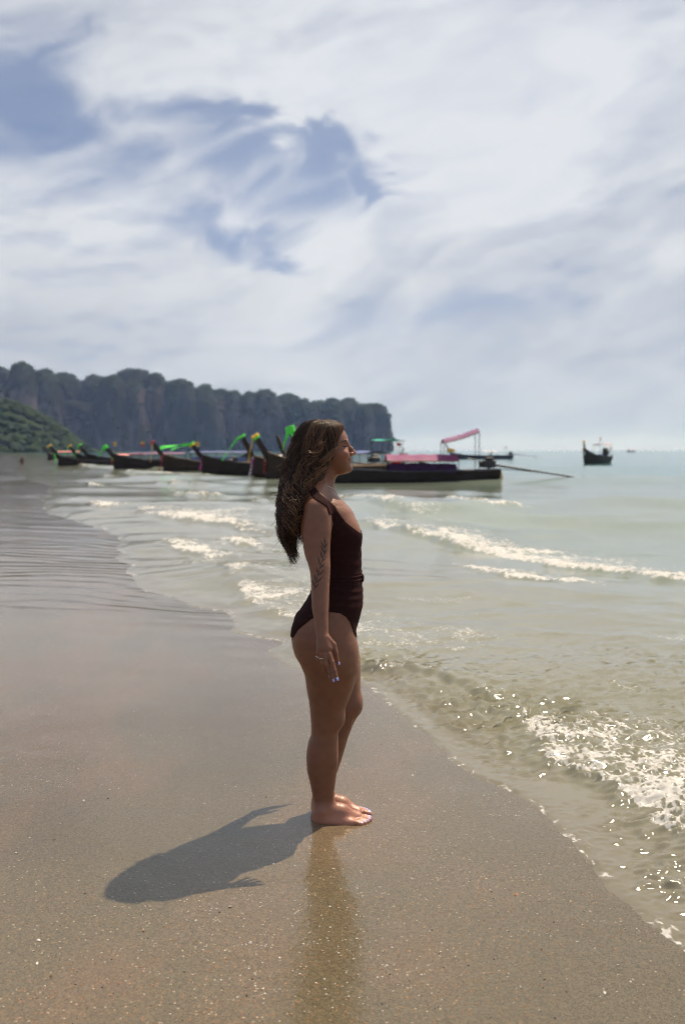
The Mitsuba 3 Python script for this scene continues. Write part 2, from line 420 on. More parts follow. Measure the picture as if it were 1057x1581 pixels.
scene['sea_mat'] = {'type': 'twosided', 'm': {'type': 'blendbsdf', 'weight': proc(foam_amount),
                    'a_water': {'type': 'roughplastic', 'diffuse_reflectance': proc(water_color), 'alpha': 0.024, 'int_ior': 1.33, 'nonlinear': True},
                    'b_foam': {'type': 'diffuse', 'reflectance': proc(lambda p, n, uv: mix((0.36, 0.36, 0.345), (0.60, 0.60, 0.59), fbm(p.x * 38, p.y * 38, 2, 2)))}}}
v = np.stack([wx, wy, wz], -1).reshape(-1, 3)
gf = grid_faces(*wx.shape)
gf = gf[(ws.reshape(-1)[gf] > -0.05).any(1)]
# foam density and depth; the small terms in x and y keep the surface's tangents well defined
uvw = np.stack([wfoam + .01 * wx / (1 + np.abs(wy)), np.clip(wdepth, 0, 3) + .003 * np.log(1 + np.abs(wy))], -1).reshape(-1, 2)
add('sea_water', (v, gf), 'sea_mat', smooth=True, uv=uvw, label='shallow murky green sea with small foaming waves running up the sand', kind='structure')


# ------------------------------------------------------------------ hills
def karst_color(p, n, uv):
    st = fbm(p.x * 0.05, p.y * 0.05, p.z * 0.012, 4)
    rock = mix((0.03, 0.027, 0.026), (0.085, 0.065, 0.058), smoothstep(0.4, 0.72, st))
    veg = mix((0.006, 0.010, 0.007), (0.014, 0.020, 0.012), fbm(p.x * 0.12, p.y * 0.12, p.z * 0.12, 3))
    bare = smoothstep(0.36, 0.60, fbm(p.x * 0.018 + 3, p.y * 0.018, p.z * 0.016, 3) - 0.5 * dr.maximum(n.z, 0))
    return mix(veg, rock, bare)


pr('karst_mat', karst_color, 0.9, 0.1)
pr('forest_mat', lambda p, n, uv: mix((0.006, 0.015, 0.005), (0.020, 0.042, 0.013), fbm(p.x * 0.06, p.y * 0.06, p.z * 0.06, 3)), 0.85, 0.15)
DOMES = []   # x, y, half width, half depth, height
for px, w, py in ((-95, 60, 575), (-40, 45, 569), (4, 26, 567), (36, 26, 560), (72, 26, 568), (106, 34, 575), (150, 26, 577), (176, 26, 576), (208, 42, 570), (242, 24, 576), (280, 32, 585), (318, 20, 592),
                  (340, 24, 606), (363, 17, 602), (386, 16, 604), (411, 27, 600), (440, 22, 608), (466, 20, 614), (493, 22, 618), (514, 18, 614), (538, 24, 614), (560, 20, 624), (578, 24, 622), (200, 90, 610), (90, 100, 610), (340, 90, 630), (450, 80, 640)):
    Y = 1500 + 60 * math.sin(px * 0.13) + (px - 300) * 0.15
    Y = Y + (70 if w >= 80 else 0)
    DOMES.append(((px - 528.5) / 1537 * Y, Y, w / 1537 * Y * 1.12, min(max(w * 1.1, 45), 55), 1.52 + (695 - py) / 1537 * Y - 3))
for i in range(26):      # lower bulk between and before the domes
    x, y, a, b, h = DOMES[i % 26]
    DOMES.append((x + 0.9 * a, y + 30 + 18 * math.sin(i * 2.3), a * (1.2 + .3 * math.sin(i * 1.7)), b, h * (0.90 + 0.06 * math.sin(i * 3.1)) * (1 if x + 1.9 * a < 40 else .0) + 1))
DOMES = [q for q in DOMES if q[4] > 10]
blob = trimesh.creation.icosphere(subdivisions=1)


def dome_mesh(x0, y0, a, b, h, nu=72, nv=46, power=3.2):
    t = np.linspace(0, 1, nv)
    z = np.sin(t * np.pi / 2) ** 0.9
    r = np.maximum(1 - z ** power, 0) ** (1 / 2.4)
    g = np.linspace(0, 2 * np.pi, nu, endpoint=False)
    X = x0 + a * r[:, None] * np.cos(g)[None]
    Yy = y0 + b * r[:, None] * np.sin(g)[None]
    Z = np.repeat((z * h)[:, None], nu, 1)
    P = np.stack([X, Yy, Z], -1)
    k = 0.20 * min(a, 60)
    n1 = meshkit.fbm(P * np.array([0.03, 0.03, 0.016]), 5, 4) - 0.5
    n2 = meshkit.fbm(P * np.array([0.09, 0.09, 0.02]), 4, 9) - 0.5
    out = np.stack([np.cos(g)[None] + 0 * X, np.sin(g)[None] + 0 * X, 0 * X], -1)
    P = P + out * (k * (3.2 * n1 + 1.6 * n2))[..., None] * np.clip(r, 0.15, 1)[:, None, None]
    P[..., 2] += 8 * n1 * z[:, None]
    return P.reshape(-1, 3), grid_faces(nv, nu, True)


def canopy_on(V, F, n, r0, r1, up, seed):
    """tree crowns scattered over the parts of a slope that face upwards more than `up`"""
    q = np.random.default_rng(seed)
    m = trimesh.Trimesh(V, np.vstack([F[:, [0, 1, 2]], F[:, [0, 2, 3]]]), process=False)
    w = m.area_faces * np.clip(np.abs(m.face_normals[:, 2]) - up, 0.02, 1) * (m.triangles_center[:, 1] < m.triangles_center[:, 1].mean() + 30)
    idx = q.choice(len(w), n, p=w / w.sum())
    tri = m.triangles[idx]
    a = q.random((n, 2))
    a = np.where(a.sum(1, keepdims=True) > 1, 1 - a, a)
    p = tri[:, 0] + a[:, :1] * (tri[:, 1] - tri[:, 0]) + a[:, 1:] * (tri[:, 2] - tri[:, 0])
    rad = q.uniform(r0, r1, n)
    vs = np.asarray(blob.vertices)[None] * (1 + 0.35 * (q.random((n, len(blob.vertices), 1)) - 0.5))
    vs = vs * rad[:, None, None] * np.stack([q.uniform(.8, 1.3, n), q.uniform(.8, 1.3, n), q.uniform(.6, 1.1, n)], -1)[:, None] + p[:, None]
    fs = np.asarray(blob.faces)[None] + (np.arange(n) * len(blob.vertices))[:, None, None]
    return vs.reshape(-1, 3), fs.reshape(-1, 3)


hill_parts = [dome_mesh(*d) for d in DOMES]
add('limestone_hills', join(hill_parts), 'karst_mat', smooth=True, label='steep limestone headland of rounded forested domes far across the bay', kind='structure')
add('hilltop_forest', join([canopy_on(V, F, 110, 1.2, 3.2, 0.15, 40 + i) for i, (V, F) in enumerate(hill_parts)]), 'forest_mat', smooth=True, label='dark trees covering the tops and ledges of the limestone headland', category='forest', kind='stuff')

# nearer wooded slope on the left
gx, gy = np.meshgrid(np.linspace(-520, -176, 130), np.linspace(640, 960, 90))
ridge = np.interp(gx + .27 * (gy - 725), [-420, -330, -240, -226, -212, -199, -190, -184, -176], [52, 47, 36, 30, 21.5, 12.5, 5, 0.5, -3])
hz = ridge * smooth(640, 720, gy) * (1 - 0.4 * smooth(800, 960, gy)) + 5 * nz(gx, gy, 0.03, 81, 4) * smooth(-190, -230, gx + .27 * (gy - 665))
hv = np.stack([gx, gy, hz], -1).reshape(-1, 3)
hf = grid_faces(*gx.shape)
add('wooded_slope', (hv, hf), 'forest_mat', smooth=True, label='lower wooded slope at the far end of the beach', kind='structure')
add('slope_forest', canopy_on(hv, hf, 3200, 1.6, 4.2, 0.0, 5), 'forest_mat', smooth=True, label='green trees covering the lower slope at the far left', category='forest', kind='stuff')

# ------------------------------------------------------------------ the woman: one implicit body, meshed once
YC = 4.03


def smin(a, b, k):
    h = np.clip(0.5 + 0.5 * (b - a) / k, 0, 1)
    return b + (a - b) * h - k * h * (1 - h)


class Body:
    """smooth union of primitives; each works only near its own box"""

    def __init__(self):
        self.prims = []

    def put(self, f, lo, hi, k=0.012, cut=False):
        self.prims.append((f, np.asarray(lo, float) - 0.05, np.asarray(hi, float) + 0.05, k, cut))

    def cone(self, a, b, ra, rb, k=0.012):
        a, b = np.asarray(a, float), np.asarray(b, float)
        L2 = ((b - a) ** 2).sum()

        def f(P):
            t = np.clip((P - a) @ (b - a) / L2, 0, 1)
            return np.linalg.norm(P - a - t[:, None] * (b - a), axis=1) - (ra + t * (rb - ra))
        r = max(ra, rb)
        self.put(f, np.minimum(a, b) - r, np.maximum(a, b) + r, k)

    def chain(self, pts, rad, k=0.006):
        for i in range(len(pts) - 1):
            self.cone(pts[i], pts[i + 1], rad[i], rad[i + 1], k)

    def ell(self, c, r, k=0.012, rot=0.0, cut=False):
        c, r = np.asarray(c, float), np.asarray(r, float)
        cs, sn = math.cos(rot), math.sin(rot)

        def f(P):
            q = P - c
            if rot:
                q = np.stack([cs * q[:, 0] + sn * q[:, 2], q[:, 1], -sn * q[:, 0] + cs * q[:, 2]], 1)
            k1 = np.linalg.norm(q / r, axis=1)
            k2 = np.linalg.norm(q / r ** 2, axis=1) + 1e-9
            return k1 * (k1 - 1) / k2
        m = r.max()
        self.put(f, c - m, c + m, k, cut)

    def loft(self, tab, k=0.02, n=2.2, cap=0.02):
        """rows (z, x back, x front, y centre, half width), joined by smooth curves over z"""
        from scipy.interpolate import PchipInterpolator
        tab = np.array(sorted(tab), float)
        z = tab[:, 0]
        itp = PchipInterpolator(z, tab[:, 1:])

        def f(P):
            q = itp(np.clip(P[:, 2], z[0], z[-1]))
            a, b = (q[:, 1] - q[:, 0]) / 2, q[:, 3]
            u = np.abs(P[:, 0] - (q[:, 0] + q[:, 1]) / 2) / a
            w = np.abs(P[:, 1] - q[:, 2]) / b
            k1 = (u ** n + w ** n) ** (1 / n)
            k2 = np.sqrt((u / a) ** 2 + (w / b) ** 2) + 1e-9
            d = np.where(k1 > 0.3, k1 * (k1 - 1) / k2, -np.minimum(a, b) * (1 - k1))
            e = np.maximum(P[:, 2] - z[-1], z[0] - P[:, 2])
            return -smin(-d, -e, cap)
        m = tab[:, 4].max()
        self.put(f, [tab[:, 1].min(), tab[:, 3].min() - m, z[0]], [tab[:, 2].max(), tab[:, 3].max() + m, z[-1]], k)

    def __call__(self, P):
        d = np.full(len(P), 0.2)
        for f, lo, hi, k, cut in self.prims:
            m = ((P > lo) & (P < hi)).all(1)
            if not m.any():
                continue
            i = np.nonzero(m)[0]
            v = f(P[i])
            d[i] = -smin(-d[i], v, k) if cut else smin(d[i], v, k)
        return d


def surface(f, lo, hi, h, coarse=6):
    """surface nets over f, evaluated finely only near the surface"""
    lo, hi = np.asarray(lo, float), np.asarray(hi, float)
    nb = np.ceil((hi - lo) / (h * coarse)).astype(int)
    B = np.stack(np.meshgrid(*[np.arange(k) for k in nb], indexing='ij'), -1).reshape(-1, 3)
    mid = lo + (B + 0.5) * h * coarse
    dm = f(mid)
    act = np.abs(dm) < h * coarse * 1.35
    D = np.repeat(np.repeat(np.repeat(dm.reshape(nb).astype(np.float32), coarse, 0), coarse, 1), coarse, 2)
    off = np.stack(np.meshgrid(*[np.arange(coarse)] * 3, indexing='ij'), -1).reshape(-1, 3)
    idx = (B[act][:, None] * coarse + off[None]).reshape(-1, 3)
    for s in range(0, len(idx), 1500000):
        q = idx[s:s + 1500000]
        D[q[:, 0], q[:, 1], q[:, 2]] = f(lo + (q + 0.5) * h)
    S = D < 0
    n = np.array(D.shape) - 1
    corners = [(a, b, c) for a in (0, 1) for b in (0, 1) for c in (0, 1)]
    cnt = sum(S[a:n[0] + a, b:n[1] + b, c:n[2] + c].astype(np.int8) for a, b, c in corners)
    cells = np.argwhere((cnt > 0) & (cnt < 8))
    ids = np.full(n, -1, np.int64)
    ids[tuple(cells.T)] = np.arange(len(cells))
    acc, num = np.zeros((len(cells), 3)), np.zeros(len(cells))
    for c0 in corners:
        for ax in range(3):
            if c0[ax]:
                continue
            c1 = list(c0)
            c1[ax] = 1
            v0 = D[tuple((cells + c0).T)]
            v1 = D[tuple((cells + c1).T)]
            m = (v0 < 0) != (v1 < 0)
            t = np.where(m, v0 / np.where(v0 == v1, 1, v0 - v1), 0)
            p = np.array(c0, float) + np.zeros((len(cells), 3))
            p[:, ax] += t
            acc += p * m[:, None]
            num += m
    V = lo + (cells + acc / num[:, None] + 0.5) * h
    F = []
    for ax in range(3):
        b, c = (ax + 1) % 3, (ax + 2) % 3
        s0 = [slice(0, None)] * 3
        s1 = [slice(0, None)] * 3
        s0[ax], s1[ax] = slice(0, -1), slice(1, None)
        A, Bv = S[tuple(s0)], S[tuple(s1)]
        for inside_first in (True, False):
            e = np.argwhere(A & ~Bv if inside_first else ~A & Bv)
            e = e[(e[:, b] > 0) & (e[:, c] > 0) & (e[:, b] < n[b]) & (e[:, c] < n[c])]
            q = []
            for db, dc in ((1, 1), (0, 1), (0, 0), (1, 0)):
                g = e.copy()
                g[:, b] -= db
                g[:, c] -= dc
                q.append(ids[tuple(g.T)])
            q = np.stack(q, 1)
            F.append(q if inside_first else q[:, ::-1])
    F = np.vstack(F)
    return V, F[(F >= 0).all(1)]


LEGS = Body()
# near leg
LEGS.loft([(0.84, -.185, .03, 3.94, .085), (.80, -.193, .047, 3.938, .092), (.714, -.190, .066, 3.936, .096), (.653, -.164, .068, 3.938, .091), (.612, -.150, .058, 3.942, .083), (.571, -.145, .045, 3.945, .076),
           (.51, -.135, .023, 3.95, .066), (.465, -.130, .003, 3.953, .060), (.414, -.127, -.007, 3.955, .056), (.382, -.126, -.016, 3.956, .053), (.342, -.138, -.017, 3.957, .054), (.283, -.146, -.016, 3.958, .055),
           (.232, -.144, -.021, 3.958, .051), (.181, -.133, -.028, 3.957, .043), (.13, -.123, -.034, 3.956, .035), (.093, -.117, -.034, 3.956, .032), (.055, -.118, -.03, 3.956, .030)], k=0.02, n=2.1)
LEGS.ell((-.022, 3.953, .445), (.030, .036, .042), .03)
# far leg
LEGS.loft([(0.84, -.185, .03, 4.12, .085), (.80, -.19, .047, 4.122, .092), (.748, -.175, .053, 4.124, .096), (.691, -.15, .067, 4.122, .094), (.628, -.11, .075, 4.118, .086), (.508, -.052, .076, 4.10, .066),
           (.459, -.050, .072, 4.09, .06), (.429, -.055, .065, 4.086, .057), (.371, -.088, .041, 4.082, .054), (.327, -.108, .024, 4.078, .055), (.247, -.128, .000, 4.072, .052), (.2, -.13, -.016, 4.067, .045),
           (.13, -.127, -.035, 4.064, .035), (.09, -.124, -.036, 4.062, .032), (.055, -.126, -.03, 4.062, .030)], k=0.02, n=2.1)
LEGS.ell((.052, 4.09, .462), (.030, .036, .042), .03)


def foot(y0, side, dx, B):
    """side: +1 when the big toe lies towards +y"""
    B.ell((-.088 + dx, y0, .032), (.036, .031, .034), .02)
    B.cone((-.075 + dx, y0, .062), (-.005, y0 + .006 * side, .050), .036, .032, .025)
    B.cone((-.01, y0 + .008 * side, .050), (.058, y0 + .018 * side, .022), .030, .021, .025)
    B.cone((-.06 + dx, y0 - .012 * side, .024), (.040, y0 - .026 * side, .017), .024, .018, .02)
    B.cone((-.03, y0 + .012 * side, .030), (.060, y0 + .026 * side, .020), .024, .022, .02)
    B.ell((-.078 + dx, y0 - .031 * side, .068), (.012, .008, .012), .012)
    tips = [(.111, .027, .0125), (.110, .008, .0098), (.101, -.009, .0092), (.090, -.022, .0088), (.076, -.034, .0085)]
    for i, (tx, ty, r) in enumerate(tips):
        bx = .064 - .011 * i * (1 if i > 1 else .4)
        B.chain([(bx, y0 + ty * .9 * side, .019), ((bx + tx) / 2 + .004, y0 + ty * side, .023 - .002 * (i == 0)), (tx, y0 + ty * 1.03 * side, .0155)], [r * 1.12, r * 1.0, r], .0045)


foot(3.957, 1, 0.0, LEGS)
foot(4.062, -1, -.008, LEGS)
FLOOR = -0.004

TORSO_TAB = [(.70, -.188, .045, YC, .17), (.74, -.196, .044, YC, .183), (.775, -.197, .048, YC, .186), (.818, -.192, .061, YC, .181), (.863, -.174, .073, YC, .170), (.90, -.150, .080, YC, .156), (.935, -.131, .0805, YC, .143), (.991, -.113, .076, YC, .127),
             (1.03, -.112, .074, YC, .124), (1.089, -.128, .074, YC, .132), (1.144, -.146, .072, YC, .142), (1.181, -.158, .069, YC, .147), (1.221, -.167, .060, YC, .149), (1.271, -.167, .042, YC, .148),
             (1.308, -.160, .010, YC, .140), (1.345, -.150, -.024, YC, .112), (1.37, -.146, -.036, YC, .078)]
TORSO = Body()
TORSO.loft(TORSO_TAB, k=.03, n=2.35, cap=.03)
for sgn in (-1, 1):
    TORSO.ell((.008, YC + sgn * .070, 1.178), (.063, .062, .066), .035)
    TORSO.ell((-.125, YC + sgn * .085, .775), (.074, .080, .085), .035)
    TORSO.cone((-.095, YC + sgn * .03, 1.405), (-.108, YC + sgn * .135, 1.330), .030, .036, .035)
TORSO.prims += LEGS.prims
TORSO.loft([(1.32, -.150, -.030, YC, .075), (1.36, -.148, -.034, YC, .060), (1.40, -.138, -.029, YC, .052), (1.425, -.130, -.020, YC, .051), (1.46, -.125, -.012, YC, .052)], k=.02, n=2.0, cap=.01)
TORSO.cone((-.060, YC - .055, 1.345), (-.048, YC - .010, 1.335), .012, .010, .02)   # collar bones
TORSO.cone((-.060, YC + .055, 1.345), (-.048, YC + .010, 1.335), .012, .010, .02)

ALL = Body()
ALL.prims += TORSO.prims
ARM = [(1.337, -.137, -.069, 3.872, .040), (1.302, -.155, -.054, 3.862, .046), (1.264, -.162, -.044, 3.855, .048), (1.22, -.163, -.043, 3.845, .047), (1.17, -.155, -.046, 3.835, .044), (1.118, -.146, -.048, 3.825, .041), (1.077, -.131, -.046, 3.81, .038),
       (1.041, -.123, -.048, 3.80, .037), (.988, -.12, -.05, 3.785, .037), (.929, -.117, -.052, 3.765, .034), (.875, -.108, -.054, 3.745, .028), (.835, -.102, -.053, 3.73, .023), (.806, -.098, -.045, 3.716, .020), (.776, -.099, -.036, 3.705, .018), (.752, -.099, -.040, 3.698, .014)]
FING = [([(-.050, 3.694, .757), (-.039, 3.684, .728), (-.030, 3.675, .698), (-.022, 3.669, .671)], (.0098, .0088, .0080, .0068)),
        ([(-.067, 3.694, .754), (-.058, 3.687, .717), (-.048, 3.686, .688), (-.038, 3.688, .662)], (.0098, .0088, .0080, .0068)),
        ([(-.081, 3.697, .754), (-.075, 3.696, .722), (-.065, 3.700, .695), (-.053, 3.708, .674)], (.0092, .0084, .0076, .0066)),
        ([(-.092, 3.702, .760), (-.089, 3.707, .731), (-.081, 3.716, .709), (-.070, 3.728, .690)], (.0085, .0075, .0068, .0060)),
        ([(-.060, 3.718, .812), (-.035, 3.716, .787), (-.025, 3.713, .757), (-.018, 3.711, .721)], (.0150, .0115, .0090, .0070))]


def far(p):
    x, y, z = p
    return (x + .02 * max(0, 1.3 - z) / .6, YC + (YC - y) * (1.0 + .17 * min(max(0, 1.3 - z) / .5, 1)), z)


def farx(z, x):
    return x + .02 * max(0, 1.3 - z) / .6


ALL.loft(ARM, k=.022, n=2.1, cap=.03)
ALL.loft([(z, farx(z, a), farx(z, b), far((a, y, z))[1], w) for z, a, b, y, w in ARM], k=.022, n=2.1, cap=.03)
for pts, rad in FING:
    ALL.chain(pts, rad, .004)
    ALL.chain([far((x, y, z)) if i == 0 else (far((x, y, z))[0] + (0.012 * i if j == 0 else 0), far((x, y, z))[1], z) for i, (x, y, z) in enumerate(pts) for j in [FING.index((pts, rad))]], rad, .004)
# head
ALL.ell((-.073, YC, 1.552), (.092, .073, .083), .02)
ALL.loft([(1.605, -.12, -.005, YC, .052), (1.590, -.13, .006, YC, .058), (1.572, -.13, .0155, YC, .0625), (1.556, -.13, .0200, YC, .065), (1.541, -.12, .0185, YC, .066), (1.522, -.11, .0245, YC, .066), (1.503, -.10, .0295, YC, .064),
          (1.484, -.085, .0330, YC, .059), (1.470, -.075, .0330, YC, .054), (1.455, -.065, .0350, YC, .047), (1.442, -.055, .0345, YC, .040), (1.431, -.045, .028, YC, .033), (1.422, -.035, .012, YC, .026)], k=.02, n=2.15, cap=.014)
ALL.ell((.022, YC, 1.446), (.019, .017, .014), .012)
for sgn in (-1, 1):
    ALL.ell((.016, YC + sgn * .031, 1.5395), (.017, .016, .0105), .010, cut=True)
    ALL.ell((.0040, YC + sgn * .0315, 1.5385), (.0125, .0135, .0115), .005)
    ALL.ell((.013, YC + sgn * .026, 1.5545), (.010, .020, .006), .008)
    ALL.ell((.004, YC + sgn * .040, 1.503), (.022, .020, .019), .016)
    ALL.ell((-.062, YC + sgn * .070, 1.492), (.017, .009, .029), .008)
    ALL.ell((.036, YC + sgn * .0105, 1.5055), (.0105, .0075, .0070), .006)
ALL.cone((.020, YC, 1.543), (.034, YC, 1.526), .0075, .0080, .010)
ALL.cone((.034, YC, 1.526), (.0462, YC, 1.5105), .0080, .0088, .006)
ALL.cone((.044, YC, 1.507), (.033, YC, 1.498), .0075, .005, .006)
ALL.ell((.0315, YC, 1.4845), (.0075, .021, .0048), .004)
ALL.ell((.0305, YC, 1.4730), (.0078, .019, .0050), .004)
for sgn in (-1, 1):
    ALL.cone((.030, YC + sgn * .016, 1.480), (.0225, YC + sgn * .026, 1.4825), .0045, .0030, .004)
    ALL.ell((.024, YC + sgn * .0305, 1.484), (.006, .004, .007), .006, cut=True)
ALL.ell((.0395, YC, 1.4786), (.005, .030, .0011), .0025, cut=True)


def on_floor(f):
    return lambda P: -smin(-f(P), P[:, 2] - FLOOR, .006)


skin = on_floor(ALL)
person = thing('person', 'woman with long wavy dark hair in a dark brown swimsuit standing barefoot on wet sand', 'person')
BV, BF = surface(skin, (-.24, 3.60, -.02), (.14, 4.56, 1.66), .003)


def skin_color(p, n, uv):
    def near(c, r):
        q = mi.Vector3f((p.x - c[0]) / r[0], (dr.abs(p.y - YC) - c[1]) / r[1], (p.z - c[2]) / r[2])
        return smoothstep(1.25, 0.75, dr.norm(q))
    mott = fbm(p.x * 40, p.y * 40, p.z * 40, 3)
    c = mix((0.125, 0.048, 0.024), (0.175, 0.070, 0.036), mott)
    c = mix(c, (0.36, 0.165, 0.115), smoothstep(0.12, 0.03, p.z) * 0.8)                      # feet paler and pinker
    c = mix(c, (0.25, 0.075, 0.055), near((.034, 0.0, 1.479), (.012, .024, .0085)) * 0.85)   # lips
    c = mix(c, (0.25, 0.085, 0.055), near((.012, .045, 1.50), (.03, .03, .025)) * 0.5)       # cheeks
    c = mix(c, (0.25, 0.085, 0.055), near((.045, 0.0, 1.508), (.015, .02, .014)) * 0.5)      # nose
    return c


scene['skin_mat'] = {'type': 'twosided', 'm': {'type': 'bumpmap', 'scale': 1.0, 't': proc(lambda p, n, uv: 0.0004 * noise(p.x * 420, p.y * 420, p.z * 420) + 0.0008 * fbm(p.x * 90, p.y * 90, p.z * 90, 2), 0.001),
                     'b': {'type': 'principled', 'base_color': proc(skin_color), 'roughness': 0.43, 'specular': 0.5, 'sheen': 0.3}}}
add('body', (BV, BF), 'skin_mat', person, smooth=True)

# swimsuit: the torso a few millimetres out, cut to the suit's outline
LEGX = ([-.20, -.193, -.178, -.15, -.128, -.09, -.053, -.009, .015, .032, .047, .07], [.775, .785, .812, .838, .856, .876, .888, .882, .866, .842, .795, .74])


def suit(P):
    d = np.where(P[:, 2] > 1.27, ALL(P), TORSO(P)) - .0035
    x, dy, z = P[:, 0], np.abs(P[:, 1] - YC), P[:, 2]
    fold = 0.0012 * np.sin((z * 1.0 + .12 * x) * 210) * np.exp(-((z - .96) / .05) ** 2) + .0008 * np.sin(z * 160 + 20 * x) * np.exp(-((z - 1.06) / .06) ** 2)
    d = d - fold
    leg = np.minimum(np.interp(x, *LEGX) - z, np.maximum(dy - .034 - .25 * np.clip(z - .745, 0, .1), .745 - z))
    xv = np.interp(z, [1.186, 1.192, 1.237, 1.28, 1.30, 1.35, 1.38], [.10, .070, .014, -.018, -.028, -.085, -.11])       # neckline
    xa = np.interp(z, [1.13, 1.17, 1.19, 1.233, 1.30, 1.31, 1.345, 1.38], [-.16, -.075, -.046, -.036, -.060, -.073, -.124, -.14])   # armhole
    vee = np.where(z > 1.186, x - xv, -.05)
    arm = np.where((z > 1.13) & (x > -.145), xa - x, np.where(x <= -.145, z - 1.14 - dy * 1.1, -.05))
    reg = np.maximum.reduce([leg, vee, arm, z - 1.375])
    return -smin(-d, -reg, .0015)


SV, SF = surface(suit, (-.215, 3.82, .73), (.10, 4.24, 1.39), .0027)


def suit_color(p, n, uv):
    rib = 0.5 + 0.5 * dr.sin(dr.atan2(p.y - YC, p.x + 0.03) * 330)
    return mi.Color3f(0.026, 0.0100, 0.0100) * (0.5 + 0.4 * rib + 0.3 * fbm(p.x * 60, p.y * 60, p.z * 60, 2))


pr('suit_mat', suit_color, 0.85, 0.06, sheen=0.0)
add('swimsuit', (SV, SF), 'suit_mat', person, smooth=True, label='dark brown ribbed one piece swimsuit with a deep neckline')


def sash(P):
    d = TORSO(P) - .0045
    z = P[:, 2] - 1.006 + .006 * np.sin(P[:, 1] * 9)
    w = .0028 * np.sin(z * 420 + 14 * P[:, 1] + 9 * P[:, 0])
    k = np.maximum(d - w, np.abs(z) - .019)
    knot = np.linalg.norm((P - [.075, YC - .030, 1.004]) / [.012, .024, .018], axis=1) * .012 - .012
    knot = knot + .002 * np.sin(P[:, 2] * 500 + P[:, 1] * 300)
    return -smin(smin(-k * -1, knot, .006) * -1, .03 - np.zeros(len(P)), .001)


KV, KF = surface(sash, (-.15, 3.86, .96), (.12, 4.2, 1.05), .0027)
add('sash', (KV, KF), 'suit_mat', person, smooth=True, label='twisted waist tie with a small knot at the front')


def on_skin(x, z, y0=3.5, lift=.0008, f=skin, along=1):
    """points of the skin met from the side (marching along y)"""
    P = np.stack([x, np.full(len(x), float(y0)), z], 1)
    for _ in range(60):
        P[:, 1] += along * np.clip(f(P) - lift, -.02, .05) * .8
    return P


plain('polish_mat', (0.30, 0.33, 0.72), 0.2, 0.6)
plain('silver_mat', (0.72, 0.70, 0.66), 0.25, 0.5, metallic=1.0)
plain('tattoo_mat', (0.045, 0.032, 0.028), 0.6, 0.2)
plain('brow_mat', (0.022, 0.012, 0.008), 0.6, 0.2)
ico = trimesh.creation.icosphere(subdivisions=2)


def nail(c, r, tilt):
    v = np.asarray(ico.vertices) * r
    cs, sn = math.cos(tilt), math.sin(tilt)
    v = np.stack([cs * v[:, 0] + sn * v[:, 2], v[:, 1], -sn * v[:, 0] + cs * v[:, 2]], 1)
    return v + c, np.asarray(ico.faces)


for pts, rad in FING:
    a, b = np.array(pts[2]), np.array(pts[3])
    d = (b - a) / np.linalg.norm(b - a)
    out = np.array([.45, -.75, 0]) if rad[0] < .012 else np.array([.9, -.5, 0])
    out = out - d * (out @ d)
    out /= np.linalg.norm(out)
    c = b + d * .0035 + out * rad[3] * .72
    side = np.cross(d, out)
    v = np.asarray(ico.vertices)
    v = c + v[:, :1] * d * .0085 + v[:, 1:2] * side * .0048 + v[:, 2:] * out * .0022
    add('fingernail', (v, np.asarray(ico.faces)), 'polish_mat', person, smooth=True)
for y0, side in ((3.957, 1), (4.062, -1)):
    for i, (tx, ty, r) in enumerate([(.111, .027, .0125), (.110, .008, .0098), (.101, -.009, .0092), (.090, -.022, .0088), (.076, -.034, .0085)]):
        add('toenail', nail(np.array([tx + .002, y0 + ty * 1.03 * side, .0155 + r * .86]), (.0058, r * .62, .0022), .35), 'polish_mat', person, smooth=True)
# rings on the ring and middle finger
for (pts, rad), t in ((FING[2], .45), (FING[3], .5)):
    a, b = np.array(pts[0]), np.array(pts[1])
    d = (b - a) / np.linalg.norm(b - a)
    u_ = np.cross(d, [0, 1, 0])
    u_ /= np.linalg.norm(u_)
    w_ = np.cross(d, u_)
    g = np.linspace(0, 2 * np.pi, 25)
    R = rad[0] * .98 + .0005
    add('ring', tube(a + (b - a) * t + R * (np.cos(g)[:, None] * u_ + np.sin(g)[:, None] * w_), .0013, 6, False), 'silver_mat', person, smooth=True)
# necklace
nx = np.array([-.120, -.105, -.084, -.063, -.045, -.036])
nzz = np.array([1.392, 1.378, 1.364, 1.350, 1.338, 1.333])
tt = np.linspace(0, 1, 60)
xs, zs = np.interp(tt, np.linspace(0, 1, 6), nx), np.interp(tt, np.linspace(0, 1, 6), nzz)
ys = np.linspace(YC - .056, YC - .004, 60)
P = np.stack([xs, ys, zs], 1)
for _ in range(50):
    e = 1e-3
    d0 = TORSO(P)
    g = np.stack([TORSO(P + e * np.eye(3)[i]) - d0 for i in range(3)], 1) / e
    g /= np.linalg.norm(g, axis=1, keepdims=True) + 1e-9
    P -= .5 * (d0 - .001)[:, None] * g
add('necklace', tube(P, .0009, 5), 'silver_mat', person, smooth=True)

# tattoo: a sprig of leaves up the outer arm
stem = np.array([(-.108, .988), (-.1035, 1.012), (-.096, 1.040), (-.088, 1.066), (-.079, 1.092), (-.071, 1.118), (-.068, 1.142), (-.0665, 1.160)])


def ribbon(xz, w):
    xz = np.asarray(xz, float)
    n = 14
    t = np.linspace(0, 1, n)
    s = np.linspace(0, 1, len(xz))
    c = np.stack([np.interp(t, s, xz[:, 0]), np.interp(t, s, xz[:, 1])], 1)
    d = np.gradient(c, axis=0)
    d /= np.linalg.norm(d, axis=1, keepdims=True)
    nrm = np.stack([-d[:, 1], d[:, 0]], 1)
    ww = np.interp(t, np.linspace(0, 1, len(w)), w)[:, None]
    pts = np.stack([c - nrm * ww, c, c + nrm * ww], 1).reshape(-1, 2)
    return on_skin(pts[:, 0], pts[:, 1]), grid_faces(n, 3)


